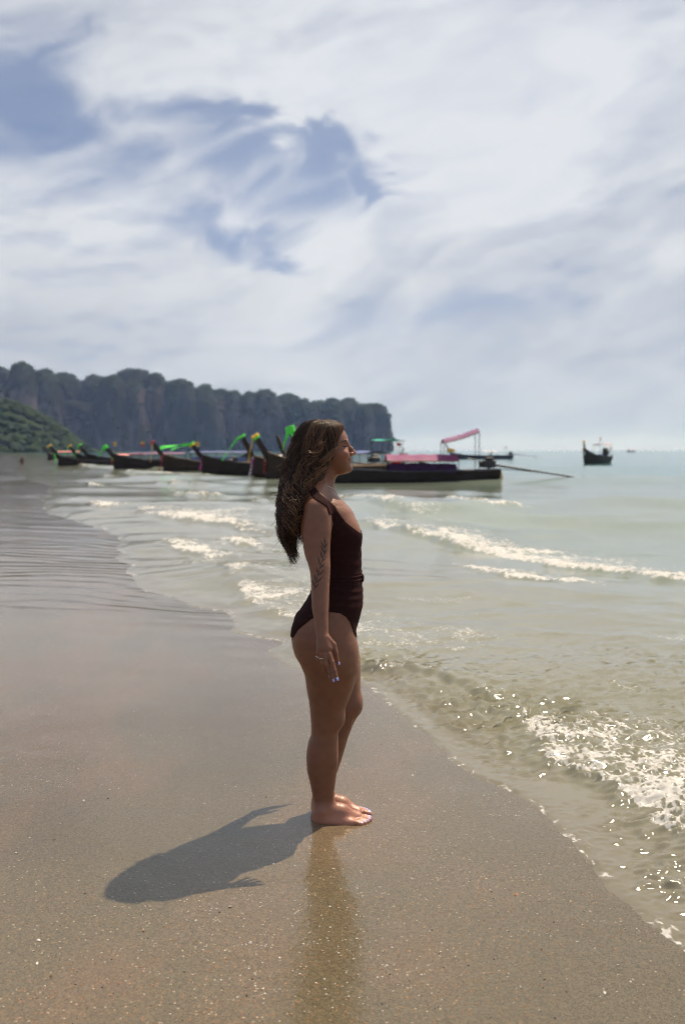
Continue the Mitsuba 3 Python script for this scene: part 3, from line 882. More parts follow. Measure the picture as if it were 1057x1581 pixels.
bits = [ribbon(stem[i:i + 3], (.0009, .0009)) for i in range(0, 6)]
for i, (t, sgn, L) in enumerate([(.05, 1, .022), (.08, -1, .020), (.16, 1, .026), (.2, -1, .020), (.3, 1, .024), (.34, -1, .024), (.46, 1, .020), (.5, -1, .026), (.6, 1, .018), (.64, -1, .024), (.74, 1, .018), (.78, -1, .024), (.88, -1, .02), (.9, 1, .014), (.99, -.3, .018)]):
    k = t * (len(stem) - 1)
    j = min(int(k), len(stem) - 2)
    b = stem[j] + (stem[j + 1] - stem[j]) * (k - j)
    ax = (stem[j + 1] - stem[j]) / np.linalg.norm(stem[j + 1] - stem[j])
    a = .75 * sgn
    dd = np.array([ax[0] * math.cos(a) + ax[1] * math.sin(a), -ax[0] * math.sin(a) + ax[1] * math.cos(a)])
    L *= .75 + .5 * ((i * 7) % 5) / 4
    bits.append(ribbon([b, b + dd * L * .5 + ax * .003, b + dd * L + ax * .009], (.0004, .0018, .0026, .0015, .0002)))
add('tattoo', join(bits), 'tattoo_mat', person, smooth=True, label='dark leafy branch tattoo around the elbow of the near arm')

# brows and closed lashes, both sides
for sgn in (-1, 1):
    bp = [(-.010, 1.5465), (-.002, 1.5545), (.008, 1.559), (.0165, 1.5585)]
    x, z = np.interp(np.linspace(0, 1, 12), np.linspace(0, 1, 4), [q[0] for q in bp]), np.interp(np.linspace(0, 1, 12), np.linspace(0, 1, 4), [q[1] for q in bp])
    P = on_skin(x, z, YC + sgn * .12, .0004, along=-sgn)
    P[-1, 1] = P[-2, 1] - sgn * .006
    add('eyebrow', tube(P, np.interp(np.linspace(0, 1, 12), [0, .6, 1], [.0008, .0023, .0026]), 6), 'brow_mat', person, smooth=True)
    x, z = np.linspace(-.003, .0150, 10), np.interp(np.linspace(0, 1, 10), [0, .5, 1], [1.5385, 1.5345, 1.5345])
    P = on_skin(x, z, YC + sgn * .12, .0006, along=-sgn)
    P[-2:, 1] = P[-3, 1] - sgn * np.array([.001, .002])
    add('eyelash', tube(P, np.linspace(.0009, .0017, 10), 5), 'brow_mat', person, smooth=True)
# mouth line is part of the body; hair below
HZ = np.array([1.646, 1.640, 1.630, 1.612, 1.592, 1.568, 1.540, 1.515, 1.494, 1.455, 1.415, 1.371, 1.325, 1.27, 1.22, 1.17, 1.13, 1.09])
HB = np.array([-.105, -.135, -.158, -.175, -.187, -.198, -.206, -.214, -.218, -.225, -.230, -.236, -.242, -.246, -.246, -.240, -.224, -.202])
HF = np.array([-.062, -.030, -.012, .000, -.002, -.008, -.016, -.026, -.036, -.060, -.084, -.112, -.130, -.146, -.156, -.160, -.163, -.167])
HW = np.array([.010, .038, .054, .070, .080, .086, .089, .091, .093, .098, .110, .132, .155, .165, .158, .135, .09, .05])
HY = np.array([0, 0, 0, 0, 0, 0, 0, 0, 0, 0, -.008, -.022, -.036, -.040, -.038, -.03, -.02, -.02])
HN = np.array([2, 2, 2.1, 2.3, 2.6, 2.9, 3.2, 3.4, 3.4, 3.2, 3, 2.6, 2.4, 2.3, 2.2, 2.2, 2.2, 2.2])


def hair_point(z, phi, rho):
    """a point of the mass of hair at height z, angle phi (0 = front edge, pi = back), rho = 1 on its skin"""
    zi = -z
    b, f, w, n, yo = (np.interp(zi, -HZ, q) for q in (HB, HF, HW, HN, HY))
    c, a = (b + f) / 2, (f - b) / 2
    cs, sn = np.cos(phi), np.sin(phi)
    k = (np.abs(cs) ** n + np.abs(sn) ** n) ** (-1 / n)
    return np.stack([c + a * rho * k * cs, YC + yo + w * rho * k * sn, z], -1)


zz = np.interp(np.linspace(0, 1, 90), np.linspace(0, 1, len(HZ)), HZ)
pp = np.linspace(0, 2 * np.pi, 96, endpoint=False)
Z2, P2 = np.meshgrid(zz, pp, indexing='ij')
lock = np.sin(P2 * 17 + 5 * np.sin(Z2 * 16) + Z2 * 20) * .5 + np.sin(P2 * 31 - Z2 * 33) * .3
core = hair_point(Z2 - .006, P2, (.90 + .045 * lock) * np.interp(Z2, [1.09, 1.14, 1.20, 1.30, 1.5, 1.6, 1.64], [.08, .30, .62, .9, 1.0, .96, .9]))
def hair_color(p, n, uv):
    return mix((0.009, 0.005, 0.003), (0.045, 0.022, 0.012), fbm(p.x * 30, p.y * 30, p.z * 14, 2))


pr('hair_mat', hair_color, 0.42, 0.3)
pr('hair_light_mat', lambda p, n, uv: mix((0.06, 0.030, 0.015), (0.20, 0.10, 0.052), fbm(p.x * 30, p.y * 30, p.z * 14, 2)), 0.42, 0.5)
add('hair_mass', (core.reshape(-1, 3), grid_faces(*Z2.shape, True)), 'hair_mat', person, smooth=True)


def strands(n, r0, r1, rho0, rho1, seed, loose=0.0, steps=34, rad=(.0011, .0003), pale=False):
    q = np.random.default_rng(seed)
    nl = max(n // 14, 8)
    lphi, lfreq, lpha, lamp = q.uniform(0, 2 * np.pi, nl), q.uniform(4.6, 5.8, nl), q.normal(0, .55, nl), q.uniform(.6, 1.4, nl)
    lpha = lpha + 2.6 * np.sin(2 * lphi + 1) + 1.7 * np.sin(5 * lphi)
    lend, lstart = q.uniform(1.10, 1.29, nl), q.uniform(0, 1, nl)
    out = []
    for i in range(n):
        L = i % nl
        phi0 = lphi[L] + q.normal(0, .07)
        ztop = 1.646 - .10 * q.random() ** 1.6 * (1 if np.cos(phi0) < .6 else .5)
        zend = lend[L] + q.normal(0, .018) + .04 * np.cos(phi0)
        t = np.linspace(0, 1, steps)
        z = ztop + (zend - ztop) * t
        ph = phi0 + (.10 * np.sin(lfreq[L] * 2.2 * t + lpha[L]) + .30 * (t ** 1.5) * np.sin(lpha[L] * 3)) * (1 if loose == 0 else 1.4)
        # the hair is swept back from the face: angles near the front slide backwards on the way down
        rho = q.uniform(rho0, rho1) + .035 * lamp[L] * np.sin(lfreq[L] * 2 * np.pi * t * .8 + lpha[L] + q.normal(0, .25)) * smooth(.08, .45, t)
        rho = rho * np.interp(z, [1.06, 1.10, 1.2], [.9, .95, 1.0]) + .03 * smooth(1.60, 1.63, z) + loose * t ** 2 * q.uniform(.0, 1)
        P = hair_point(z, ph, rho)
        wave = .0145 * lamp[L] * smooth(.15, .6, t)
        P[:, 0] += wave * np.sin(lfreq[L] * 2 * np.pi * t + lpha[L] + q.normal(0, .3))
        P[:, 1] += wave * np.cos(lfreq[L] * 2 * np.pi * t + lpha[L] * 2 + q.normal(0, .3))
        P[:, 0] -= .006 * t * q.random()
        # strands by the face start at the hairline rather than on the cheek
        R = q.uniform(r0, r1)
        out.append(tube(P, R * np.minimum(1, np.minimum(.35 + 6 * t, .12 + 3.2 * (1 - t))), 3, False))
    return join(out)


add('hair_strands', strands(1700, .0011, .0022, .92, 1.05, 3), 'hair_mat', person, smooth=True, kind='stuff')
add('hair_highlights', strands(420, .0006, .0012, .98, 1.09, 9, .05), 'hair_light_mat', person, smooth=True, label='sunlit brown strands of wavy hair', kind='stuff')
q_ = np.random.default_rng(17)
fly = []
for i in range(46):      # loose strands lifted by the breeze
    z0 = q_.uniform(1.14, 1.62)
    phi = q_.uniform(2.2, 4.1)
    p0 = hair_point(np.array([z0]), np.array([phi]), np.array([.97]))[0]
    L = q_.uniform(.02, .065)
    t = np.linspace(0, 1, 12)[:, None]
    d = np.array([-1, q_.uniform(-.5, .5), q_.uniform(-.9, .5)])
    P = p0 + L * t * d / np.linalg.norm(d) + np.array([0, 0, -.035]) * t ** 2 * q_.random() + .006 * np.sin(t * q_.uniform(3, 7) + q_.random() * 6) * np.array([.3, .4, 1])
    fly.append(tube(P, np.linspace(.0008, .0003, 12), 4, False))
for zc, s in ((1.345, .05), (1.339, .062), (1.333, .055)):       # the wind-blown wisp behind the shoulder
    t = np.linspace(0, 1, 24)[:, None]
    g = t * 3.6
    P = np.array([-.240, YC - .05, zc]) + np.hstack([-.055 * np.sin(g * .62) * s / .055, 0 * t - .01 * t, .012 * np.sin(g * 1.1) - .012 * t])
    fly.append(tube(P, np.linspace(.0010, .0004, 24), 4, False))
# curl that stands out over the ear
for k in range(13):
    t = np.linspace(0, 1, 40)[:, None]
    g = -2.2 + t * (4.4 + .3 * q_.random())
    r = .018 + .010 * q_.random() - .004 * t
    c = np.array([-.112, YC - .112, 1.528]) + q_.normal(0, .005, 3)
    P = c + np.hstack([1.45 * r * np.cos(g), -.004 * np.sin(g * 2) + 0 * t, r * np.sin(g)])
    P[:, 0] += .075 * smooth(.6, 1, t[:, 0]) * .6
    fly.append(tube(P, .0006 * np.minimum(1, .3 + 4 * (1 - t[:, 0])), 4, False))
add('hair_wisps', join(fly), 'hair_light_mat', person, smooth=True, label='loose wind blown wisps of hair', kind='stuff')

# ------------------------------------------------------------------ long-tail boats
def wood(key, a, b):
    pr(key, lambda p, n, uv: mix(a, b, fbm(p.x * 1.2, p.y * 1.2, p.z * 9, 3)), 0.7, 0.3)


wood('dark_wood_mat', (0.008, 0.0055, 0.0045), (0.024, 0.015, 0.011))
wood('brown_wood_mat', (0.013, 0.0075, 0.005), (0.034, 0.019, 0.012))
wood('pale_wood_mat', (0.16, 0.11, 0.07), (0.30, 0.21, 0.14))
plain('green_cloth_mat', (0.09, 0.62, 0.08), 0.8, 0.2)
plain('teal_cloth_mat', (0.05, 0.38, 0.30), 0.8, 0.2)
plain('yellow_cloth_mat', (0.70, 0.42, 0.05), 0.8, 0.2)
plain('red_cloth_mat', (0.36, 0.02, 0.03), 0.8, 0.2)
plain('pink_cloth_mat', (0.38, 0.06, 0.22), 0.8, 0.2)
plain('white_cloth_mat', (0.70, 0.68, 0.70), 0.8, 0.2)
plain('magenta_roof_mat', (0.17, 0.035, 0.11), 0.6, 0.3)
plain('lilac_roof_mat', (0.21, 0.10, 0.19), 0.6, 0.3)
plain('blue_roof_mat', (0.09, 0.12, 0.26), 0.6, 0.3)
plain('purple_cloth_mat', (0.035, 0.012, 0.05), 0.8, 0.2)
plain('iron_mat', (0.02, 0.02, 0.022), 0.5, 0.5)
plain('grey_metal_mat', (0.25, 0.25, 0.26), 0.45, 0.5)
plain('net_mat', (0.42, 0.34, 0.24), 0.9, 0.1)
plain('grey_hull_mat', (0.05, 0.05, 0.065), 0.7, 0.3)
plain('salmon_cloth_mat', (0.75, 0.30, 0.28), 0.8, 0.2)
CLOTH = dict(g='green_cloth_mat', t='teal_cloth_mat', y='yellow_cloth_mat', r='red_cloth_mat', p='pink_cloth_mat', w='white_cloth_mat')


class Boat:
    """long-tail boat; x runs from the stern (0) to the bow, z up from the waterline"""

    def __init__(self, name, label, bow, yaw, L=8.8, beam=.85, prow_h=2.2, lean=1.15, hull='dark_wood_mat', free=.62, group='long-tail boats moored off the beach'):
        self.t = thing(name, label, 'boat', group)
        self.L, self.beam = L, beam
        # waterline point of the bow stands at `bow`; heading -x turned towards the camera by yaw
        self.d = np.array([-math.cos(yaw), -math.sin(yaw), 0])
        self.s = np.array([self.d[1], -self.d[0], 0])          # starboard-ish side vector
        self.o = np.array([bow[0], bow[1], 0.0]) - self.d * L
        n = 40
        u = np.linspace(0, 1, n)
        half = beam * np.interp(u, [0, .06, .25, .5, .75, .9, .97, 1.02], [.52, .62, .9, 1, .86, .5, .2, .05])
        sheer = free * np.interp(u, [0, .15, .5, .8, .93, 1], [1.08, .98, .92, 1.12, 1.55, 1.95])
        keel = np.interp(u, [0, .04, .14, .85, .95, 1], [.16, -.06, -.32, -.32, -.2, .05])
        xs = u * L + np.interp(u, [.85, 1], [0, lean * .42]) - np.interp(u, [0, .05], [.18, 0])
        prof = np.array([(1.0, 1.0), (.97, .6), (.82, .22), (.5, .04), (0, 0)])
        th = .05
        ring = []
        for i in range(n):
            o = [(half[i] * a, keel[i] + (sheer[i] - keel[i]) * b) for a, b in prof]
            h2, k2 = max(half[i] - th, .01), keel[i] + .12
            q = [(h2 * a, k2 + (sheer[i] - k2) * b) for a, b in prof]
            outer = o + [(-a, b) for a, b in o[-2::-1]]
            inner = q + [(-a, b) for a, b in q[-2::-1]]
            ring.append([(xs[i], a, b) for a, b in outer + inner[::-1]])
        ring = np.array(ring)
        m = ring.shape[1]
        v = np.vstack([ring.reshape(-1, 3), ring[0].mean(0)[None], ring[-1].mean(0)[None]])
        f = grid_faces(n, m, True)
        f = np.vstack([f[:, [0, 1, 2]], f[:, [0, 2, 3]]])
        k = np.arange(m)
        f = np.vstack([f, np.stack([0 * k + n * m, (k + 1) % m, k], 1), np.stack([0 * k + n * m + 1, (n - 1) * m + k, (n - 1) * m + (k + 1) % m], 1)])
        self.part('hull', (v, f), hull, 35)
        for sgn in (-1, 1):
            p = np.stack([xs, sgn * (half + .02), sheer + .03], 1)
            self.part('gunwale', tube(p, .035, 6), 'pale_wood_mat' if hull == 'brown_wood_mat' else 'grey_hull_mat', 40)
        for q in (.2, .42, .62, .8):
            w = np.interp(q, u, half) * 1.9
            self.part('bench', box((q * L, 0, np.interp(q, u, sheer) - .12), (.26, w, .05), 0, .012), 'brown_wood_mat')
        # prow post: a tapering curved board that carries on the line of the stem
        z0, x0 = sheer[-1] - .25, xs[-1] - .06
        t = np.linspace(0, 1, 9)
        px_, pz_ = x0 + (lean * (.62 * t + .05 * t * t)), z0 + (prow_h - z0) * t
        w_ = np.interp(t, [0, .85, 1], [.17, .12, .09])
        sec = np.array([(-1, -.5), (1, -.5), (1, .5), (-1, .5)])
        tang = np.array([lean * .62, prow_h - z0]) / math.hypot(lean * .62, prow_h - z0)
        rings = np.array([[(a + w * s0 * tang[1], .055 * 2 * s1, b - w * s0 * tang[0]) for s0, s1 in sec] for a, b, w in zip(px_, pz_, w_)])
        v = np.vstack([rings.reshape(-1, 3)])
        f = grid_faces(9, 4, True)
        f = np.vstack([f[:, [0, 1, 2]], f[:, [0, 2, 3]], [[0, 2, 1], [0, 3, 2], [32, 33, 34], [32, 34, 35]]])
        self.part('prow', (v, f), hull, False)
        self.top, self.root, self.tang = np.array([px_[-1], 0, pz_[-1]]), np.array([px_[0], 0, pz_[0]]), tang
        self.sheer = lambda q: float(np.interp(q, u, sheer))
        self.half = lambda q: float(np.interp(q, u, half))

    def at(self, v):
        v = np.asarray(v, float)
        return self.o + v[:, :1] * self.d + v[:, 1:2] * self.s + v[:, 2:] * np.array([0, 0, 1.0])

    def part(self, name, mesh, mat, smooth=30, label=None, under=None):
        v, f = mesh
        f = np.asarray(f)
        if f.shape[1] == 4:
            f = np.vstack([f[:, [0, 1, 2]], f[:, [0, 2, 3]]])
        return add(name, (self.at(v), f[:, ::-1]), mat, under or self.t, smooth=smooth, label=label)

    def wrap(self, z_frac, mats, w=.14, label=None):
        """garland wound round the prow at a fraction of its height"""
        c = self.root + (self.top - self.root) * z_frac
        for i, mkey in enumerate(mats):
            cc = c - np.array([self.tang[0], 0, self.tang[1]]) * .10 * i
            g = np.linspace(0, 2 * np.pi, 17)
            e = np.array([self.tang[1], 0, -self.tang[0]])
            P = cc + np.cos(g)[:, None] * e * (.17 + .02 * np.sin(5 * g)[:, None]) + np.sin(g)[:, None] * np.array([0, .11, 0]) + np.array([0, 0, .02]) * np.sin(3 * g)[:, None]
            self.part('garland', tube(P, .055, 6, False), CLOTH[mkey], True, label)

    def ribbon(self, z_frac, mat, drop, reach, width=.12, wave=.06, side=.10, seed=0):
        """a strip of cloth tied to the prow: hangs by drop, flies forward by reach"""
        c = self.root + (self.top - self.root) * z_frac
        t = np.linspace(0, 1, 18)
        q = np.random.default_rng(seed + int(1000 * abs(self.o[0])))
        P = np.stack([c[0] + reach * t + .03 * np.sin(t * 9), side * np.sign(q.random() - .5) * (1 + .6 * t) + wave * np.sin(t * 8 + q.random() * 6) * t, c[2] - drop * t ** (1.0 if reach < .3 else 1.7)], 1)
        tan = np.gradient(P, axis=0)
        tan /= np.linalg.norm(tan, axis=1, keepdims=True)
        tw = q.random() * 2 + 2.2 * t
        e1 = np.cross(tan, [0, 1.0, 0])
        e1 /= np.linalg.norm(e1, axis=1, keepdims=True) + 1e-9
        e2 = np.cross(tan, e1)
        e = np.cos(tw * .6)[:, None] * e1 + np.sin(tw * .6)[:, None] * e2
        w = width * (.5 + .5 * np.minimum(1, t * 4))[:, None]
        th = .008 * np.cross(e, tan)
        rings = np.stack([P - e * w / 2 - th, P + e * w / 2 - th, P + e * w / 2 + th, P - e * w / 2 + th], 1)
        self.part('ribbon', (rings.reshape(-1, 3), grid_faces(18, 4, True)), CLOTH[mat], 40)

    def roof(self, q0, q1, h, mat, rise=.16, label=None, skirt=None, posts=4, tilt=0.0, wide=1.0):
        """arched awning from q0 to q1 of the length, h above the gunwale, on posts"""
        nx_, ny_ = 12, 11
        x = np.linspace(q0, q1, nx_) * self.L
        zb = np.array([self.sheer(a / self.L) for a in x]) * 0 + self.sheer((q0 + q1) / 2) + h + tilt * (x - x.mean())
        hb = np.array([self.half(a / self.L) for a in x]).max() * wide
        g = np.linspace(-1, 1, ny_)
        sagx = .02 * np.cos(np.linspace(0, 2 * np.pi * (posts - 1), nx_))
        up = np.stack([np.repeat(x[:, None], ny_, 1), g[None] * hb + 0 * x[:, None], zb[:, None] + rise * (1 - g ** 2)[None] + sagx[:, None]], -1)
        lo = up - np.array([0, 0, .03])
        f = grid_faces(nx_, ny_)
        n = nx_ * ny_
        idx = np.arange(n).reshape(nx_, ny_)
        loop = np.concatenate([idx[0, :], idx[1:, -1], idx[-1, -2::-1], idx[-2:0:-1, 0]])
        rim = np.stack([loop, np.roll(loop, -1), np.roll(loop, -1) + n, loop + n], 1)
        r = self.part('roof', (np.vstack([up.reshape(-1, 3), lo.reshape(-1, 3)]), np.vstack([f[:, ::-1], f + n, rim])), mat, 40, label)
        for sgn in (-1, 1):
            e = np.stack([x, 0 * x + sgn * hb, zb + sagx - .03], 1)
            self.part('roof_edge', tube(e, .028, 6), 'pale_wood_mat', True, None, r)
        for i in range(posts):
            k = int(round(i * (nx_ - 1) / (posts - 1)))
            for sgn in (-1, 1):
                self.part('roof_post', tube([(x[k], sgn * (hb - .06), self.sheer(x[k] / self.L) - .15), (x[k], sgn * (hb - .06), zb[k] - .01)], .02, 6), 'dark_wood_mat', True)
        if skirt:
            for sgn in (-1, 1):
                s0 = self.sheer((q0 + q1) / 2)
                self.part('side_cloth', box((x.mean(), sgn * (hb - .09), s0 + .16), (x[-1] - x[0] - .2, .03, .42), 0, .01), skirt)
        return r

    def engine(self, reach=4.2, drop=.55, mat='iron_mat'):
        """car engine on a pivot at the stern with the long tail shaft"""
        z = self.sheer(0) + .28
        e = self.part('engine', join([box((.30, 0, z), (.62, .36, .36), 0, .05), box((.28, 0, z + .24), (.40, .26, .16), 0, .04), box((.66, 0, z - .02), (.14, .30, .30), 0, .04)]), mat, 30)
        self.part('exhaust', tube([(.2, .16, z + .2), (.2, .2, z + .42), (.12, .2, z + .58)], .03, 6), 'iron_mat', True, None, e)
        self.part('mount', tube([(.30, 0, z - .6), (.30, 0, z - .15)], .07, 8), 'iron_mat', True)
        self.part('tiller', tube([(.6, 0, z + .05), (1.3, .1, z + .28)], .022, 6), 'grey_metal_mat', True)
        t = np.linspace(0, 1, 8)
        P = np.stack([-.0 - reach * t, 0 * t, z - .06 - drop * t], 1)
        s = self.part('tail_shaft', tube(P, np.linspace(.055, .03, 8), 8), 'iron_mat', True)
        self.part('brace', tube([(0.0, 0, z - .22), (-reach * .42, 0, z - .10 - drop * .42)], .018, 6), 'grey_metal_mat', True)
        c, blades = P[-1], []
        for k in range(3):
            a = k * 2.094 + .4
            blades.append(box((c[0], c[1] + .09 * math.cos(a), c[2] + .09 * math.sin(a)), (.03, .05 + .11 * abs(math.cos(a)), .05 + .11 * abs(math.sin(a))), 0, .008))
        self.part('propeller', join(blades), 'grey_metal_mat', 30, None, s)
        self.part('skeg', tube([(-reach * .86, 0, z - .1 - drop * .86), (-reach * .95, 0, z - .42 - drop), (-reach * 1.03, 0, z - .40 - drop)], .02, 6), 'grey_metal_mat', True, None, s)

    def pennant(self, q, h, mats, side=0.0):
        """short pole with a little flag of coloured bands"""
        x, z = q * self.L, self.sheer(q)
        p = self.part('flagpole', tube([(x, side, z - .1), (x, side, z + h)], .02, 6), 'pale_wood_mat', True)
        for i, mk in enumerate(mats):
            zz_ = z + h - .14 - .2 * i
            g = np.linspace(0, .34, 7)
            up = np.stack([x - g, side + .04 * np.sin(g * 14), zz_ + .06 + 0 * g - .1 * g], 1)
            dn = up - np.array([0, 0, .14])
            off = np.array([0, .006, 0])
            r = np.stack([up - off, dn - off, dn + off, up + off], 1)
            self.part('flag', (r.reshape(-1, 3), grid_faces(7, 4, True)), CLOTH[mk], 40, None, p)

    def cargo(self, q, kind='iron_mat', h=.4, w=.5):
        z = self.sheer(q) - .1
        self.part('cargo', join([box((q * self.L, .1, z + h / 2), (w, .5, h), .2, .04), box((q * self.L + w * .8, -.15, z + h * .35), (w * .7, .4, h * .7), -.3, .04)]), kind, 30)


# A: magenta roofed boat, broadside beyond the woman
B = Boat('longtail_boat', 'dark boat with magenta roof and long engine shaft behind the woman', (-1.41, 46.0), .03, L=8.5, beam=.95, prow_h=2.6, lean=1.0, free=.56)
B.wrap(.98, 'ggg', label='bright green cloth wound round the prow')
B.ribbon(.95, 'g', 1.0, .32, .22)
B.ribbon(.93, 'g', .6, -.2, .18)
B.ribbon(.1, 'p', .9, .1, .16)
B.roof(.215, .60, .52, 'magenta_roof_mat', .28, 'magenta awning with a pale edge over the middle of the boat', 'purple_cloth_mat', 5)
B.roof(.10, .29, 1.55, 'lilac_roof_mat', .17, 'small tilted pink awning over the stern', None, 2, tilt=-.31, wide=.72)
B.engine(4.1, .62)
B.pennant(.27, 1.15, 'y', -.4)
B.cargo(.42, 'purple_cloth_mat', .5, .8)
B.cargo(.14, 'pale_wood_mat', .18, .35)
B.part('fender', join([tube([(-.12, -.3, .5), (-.2, -.3, .05)], .11, 8), tube([(-.2, .15, .55), (-.35, .2, .0)], .13, 8), tube([(-.05, .45, .6), (-.3, .5, .25), (-.42, .5, .0)], .06, 6)]), 'net_mat', True, 'tan rope bundles hanging at the stern')
# H, G: the pair with tall leaning prows left of the woman's hair
B = Boat('longtail_boat', 'dark boat with yellow wound prow nearest the hair of the woman', (-3.40, 50.0), .62, L=8.6, prow_h=2.25, lean=1.1, hull='brown_wood_mat', free=.72)
B.wrap(.98, 'yg')
B.ribbon(.93, 'y', 1.25, .35, .10)
B.ribbon(.12, 'r', .9, .05, .15)
B.ribbon(.14, 'w', .8, -.15, .12)
B.engine(3.6)
B = Boat('longtail_boat', 'dark boat with a long green ribbon flying from its prow, second from the hair', (-4.70, 57.0), .60, L=8.4, prow_h=2.35, lean=1.15, hull='brown_wood_mat')
B.wrap(.97, 'g')
B.ribbon(.95, 'g', 1.35, 1.35, .17)
B.ribbon(.12, 'p', 1.0, .2, .18)
B.ribbon(.1, 'w', 1.1, .3, .12)
B.roof(.3, .55, .7, 'lilac_roof_mat', .12)
B.engine(3.6)
# F
B = Boat('longtail_boat', 'blackish boat with green cloth blowing flat from its prow', (-8.65, 64.5), .30, L=8.8, prow_h=1.95, lean=1.1)
B.wrap(.98, 'gy')
B.ribbon(.96, 'g', .25, 2.0, .32, .10)
B.ribbon(.93, 'g', .35, 1.3, .26, .10, seed=4)
B.ribbon(.1, 'p', .8, .1, .15)
B.roof(.18, .55, .55, 'white_cloth_mat', .08)
B.cargo(.3, 'red_cloth_mat', .6, .35)
B.cargo(.42, 'iron_mat', .4, .6)
B.engine(3.8)
# E
B = Boat('longtail_boat', 'brown boat with red wrapped prow tip and crimson sash', (-12.5, 72.5), .42, L=8.8, prow_h=2.1, lean=1.3, hull='brown_wood_mat')
B.wrap(.98, 'r')
B.ribbon(.92, 'y', 1.3, .2, .10)
B.ribbon(.1, 'r', 1.25, .3, .22)
B.cargo(.45, 'iron_mat', .55, .5)
B.engine(3.8)
# D
B = Boat('longtail_boat', 'long dark boat with pale blue awning and prow covered in green cloth', (-18.0, 80.5), .12, L=10.5, prow_h=1.85, lean=1.15)
B.wrap(.98, 'ggg')
B.ribbon(.95, 'g', .9, .5, .22)
B.ribbon(.6, 'g', .7, -.3, .2)
B.ribbon(.2, 'r', 1.1, .1, .16)
B.ribbon(.2, 'g', 1.0, -.2, .14)
B.roof(.02, .46, .75, 'blue_roof_mat', .10, None, 'blue_roof_mat', 5)
B.roof(.50, .74, .62, 'lilac_roof_mat', .10, None, None, 3)
B.pennant(.42, 1.7, 'yy')
B.pennant(.84, 1.5, 'yr')
B.engine(4.0)
# C, B, A
B = Boat('longtail_boat', 'far boat with lilac awning just left of the prow covered in green cloth', (-23.6, 94.0), .25, L=8.8, prow_h=2.0, lean=1.1)
B.wrap(.97, 'g')
B.ribbon(.95, 'g', 1.3, .55, .16)
B.roof(.3, .6, .6, 'lilac_roof_mat', .1)
B.pennant(.78, 1.7, 'yy')
B = Boat('longtail_boat', 'far boat with pale awning, second from the left end of the moored row', (-24.8, 94.5), .22, L=8.4, prow_h=1.9, lean=1.0)
B.ribbon(.97, 'g', 1.3, .6, .16)
B.ribbon(.15, 'g', .8, .1, .16)
B.wrap(.99, 'y')
B.roof(.3, .66, .5, 'salmon_cloth_mat', .1)
B = Boat('longtail_boat', 'far low dark boat at the left end of the moored row', (-25.6, 91.5), .35, L=6.8, prow_h=1.95, lean=1.2, free=.55)
B.wrap(.97, 'y')
B.ribbon(.35, 'g', 1.3, .0, .16)
B = Boat('longtail_boat', 'tiny reddish boat close in by the end of the beach', (-44.0, 150.0), .3, L=5.5, prow_h=1.9, lean=.8, hull='brown_wood_mat')
B.roof(.2, .8, .7, 'salmon_cloth_mat', .1, None, None, 3)
# boat with the blue awning behind the magenta one
B = Boat('longtail_boat', 'boat with blue awning and teal stern canopy partly behind the magenta roofed boat', (-3.1, 60.0), -.75, L=8.8, prow_h=2.4)
B.roof(.22, .58, .78, 'blue_roof_mat', .12)
B.roof(.08, .22, 1.45, 'teal_cloth_mat', .05, None, None, 2, wide=.7)
B.pennant(.06, 1.35, 'r')
B.part('hoop', tube([(-.1, -.3, .6), (-.12, -.3, 1.9), (-.05, 0, 2.05), (.5, .2, 2.0)], .022, 6), 'grey_metal_mat', True)
B.cargo(.07, 'red_cloth_mat', .35, .3)
# far grey boat between the posts of the stern awning
B = Boat('longtail_boat', 'distant grey boat seen past the stern of the magenta roofed boat', (19.0, 172.0), -.05, L=10.2, beam=.9, prow_h=2.6, lean=1.2, hull='grey_hull_mat', group='long-tail boats out on the open water')
B.roof(.25, .5, .7, 'white_cloth_mat', .1)
B.engine(4.2, .5)
B.pennant(.12, 1.6, 'wy')
# boat on the right
B = Boat('longtail_boat', 'dark boat anchored alone on the right with a salmon awning', (27.0, 111.0), 1.02, L=8.6, beam=1.0, prow_h=2.55, lean=.55, free=.85, group='long-tail boats out on the open water')
B.wrap(.98, 'y')
B.ribbon(.5, 'y', .6, 0, .1)
B.roof(.12, .42, 1.35, 'salmon_cloth_mat', .06, None, None, 2, wide=.75)
B.pennant(.38, 2.3, 'yr')
B.engine(.9, -.6)
B.cargo(.1, 'iron_mat', 1.0, .5)
B.cargo(.3, 'blue_roof_mat', .35, .6)
B.cargo(.62, 'iron_mat', .3, .5)
# speck on the horizon
B = Boat('motor_boat', 'tiny boat far out near the horizon at the right', (217.0, 760.0), .2, L=6.0, beam=1.1, prow_h=1.6, lean=.4, hull='grey_hull_mat', free=1.0, group='long-tail boats out on the open water')
B.roof(.2, .55, 1.2, 'salmon_cloth_mat', .1, None, None, 2)

# ------------------------------------------------------------------ small distant figure at the water's edge
kid = thing('person', 'small distant figure in dark clothes standing at the water edge at the far left', 'person')
KX, KY, KZ = -29.9, 93.0, 0.02
K = Body()
for sg in (-1, 1):
    K.chain([(sg * .07, 0, .46), (sg * .075, .02 * sg, .25), (sg * .08, -.02 * sg, .05), (sg * .085, -.09, .025)], (.065, .05, .035, .026), .03)
    K.chain([(sg * .13, 0, .70), (sg * .18, .02, .56), (sg * .17, -.05, .43), (sg * .165, -.06, .37)], (.042, .034, .026, .022), .03)
K.chain([(0, 0, .47), (0, 0, .60), (0, 0, .70), (0, 0, .76)], (.10, .095, .085, .04), .04)
K.ell((0, -.01, .855), (.075, .085, .10), .03)
K.ell((0, -.095, .85), (.012, .015, .016), .01)
kv, kf = surface(K, (-.25, -.16, -.02), (.25, .16, 1.0), .012)
add('body', (kv + [KX, KY, KZ], kf), 'skin_mat', kid, smooth=True)
C = Body()
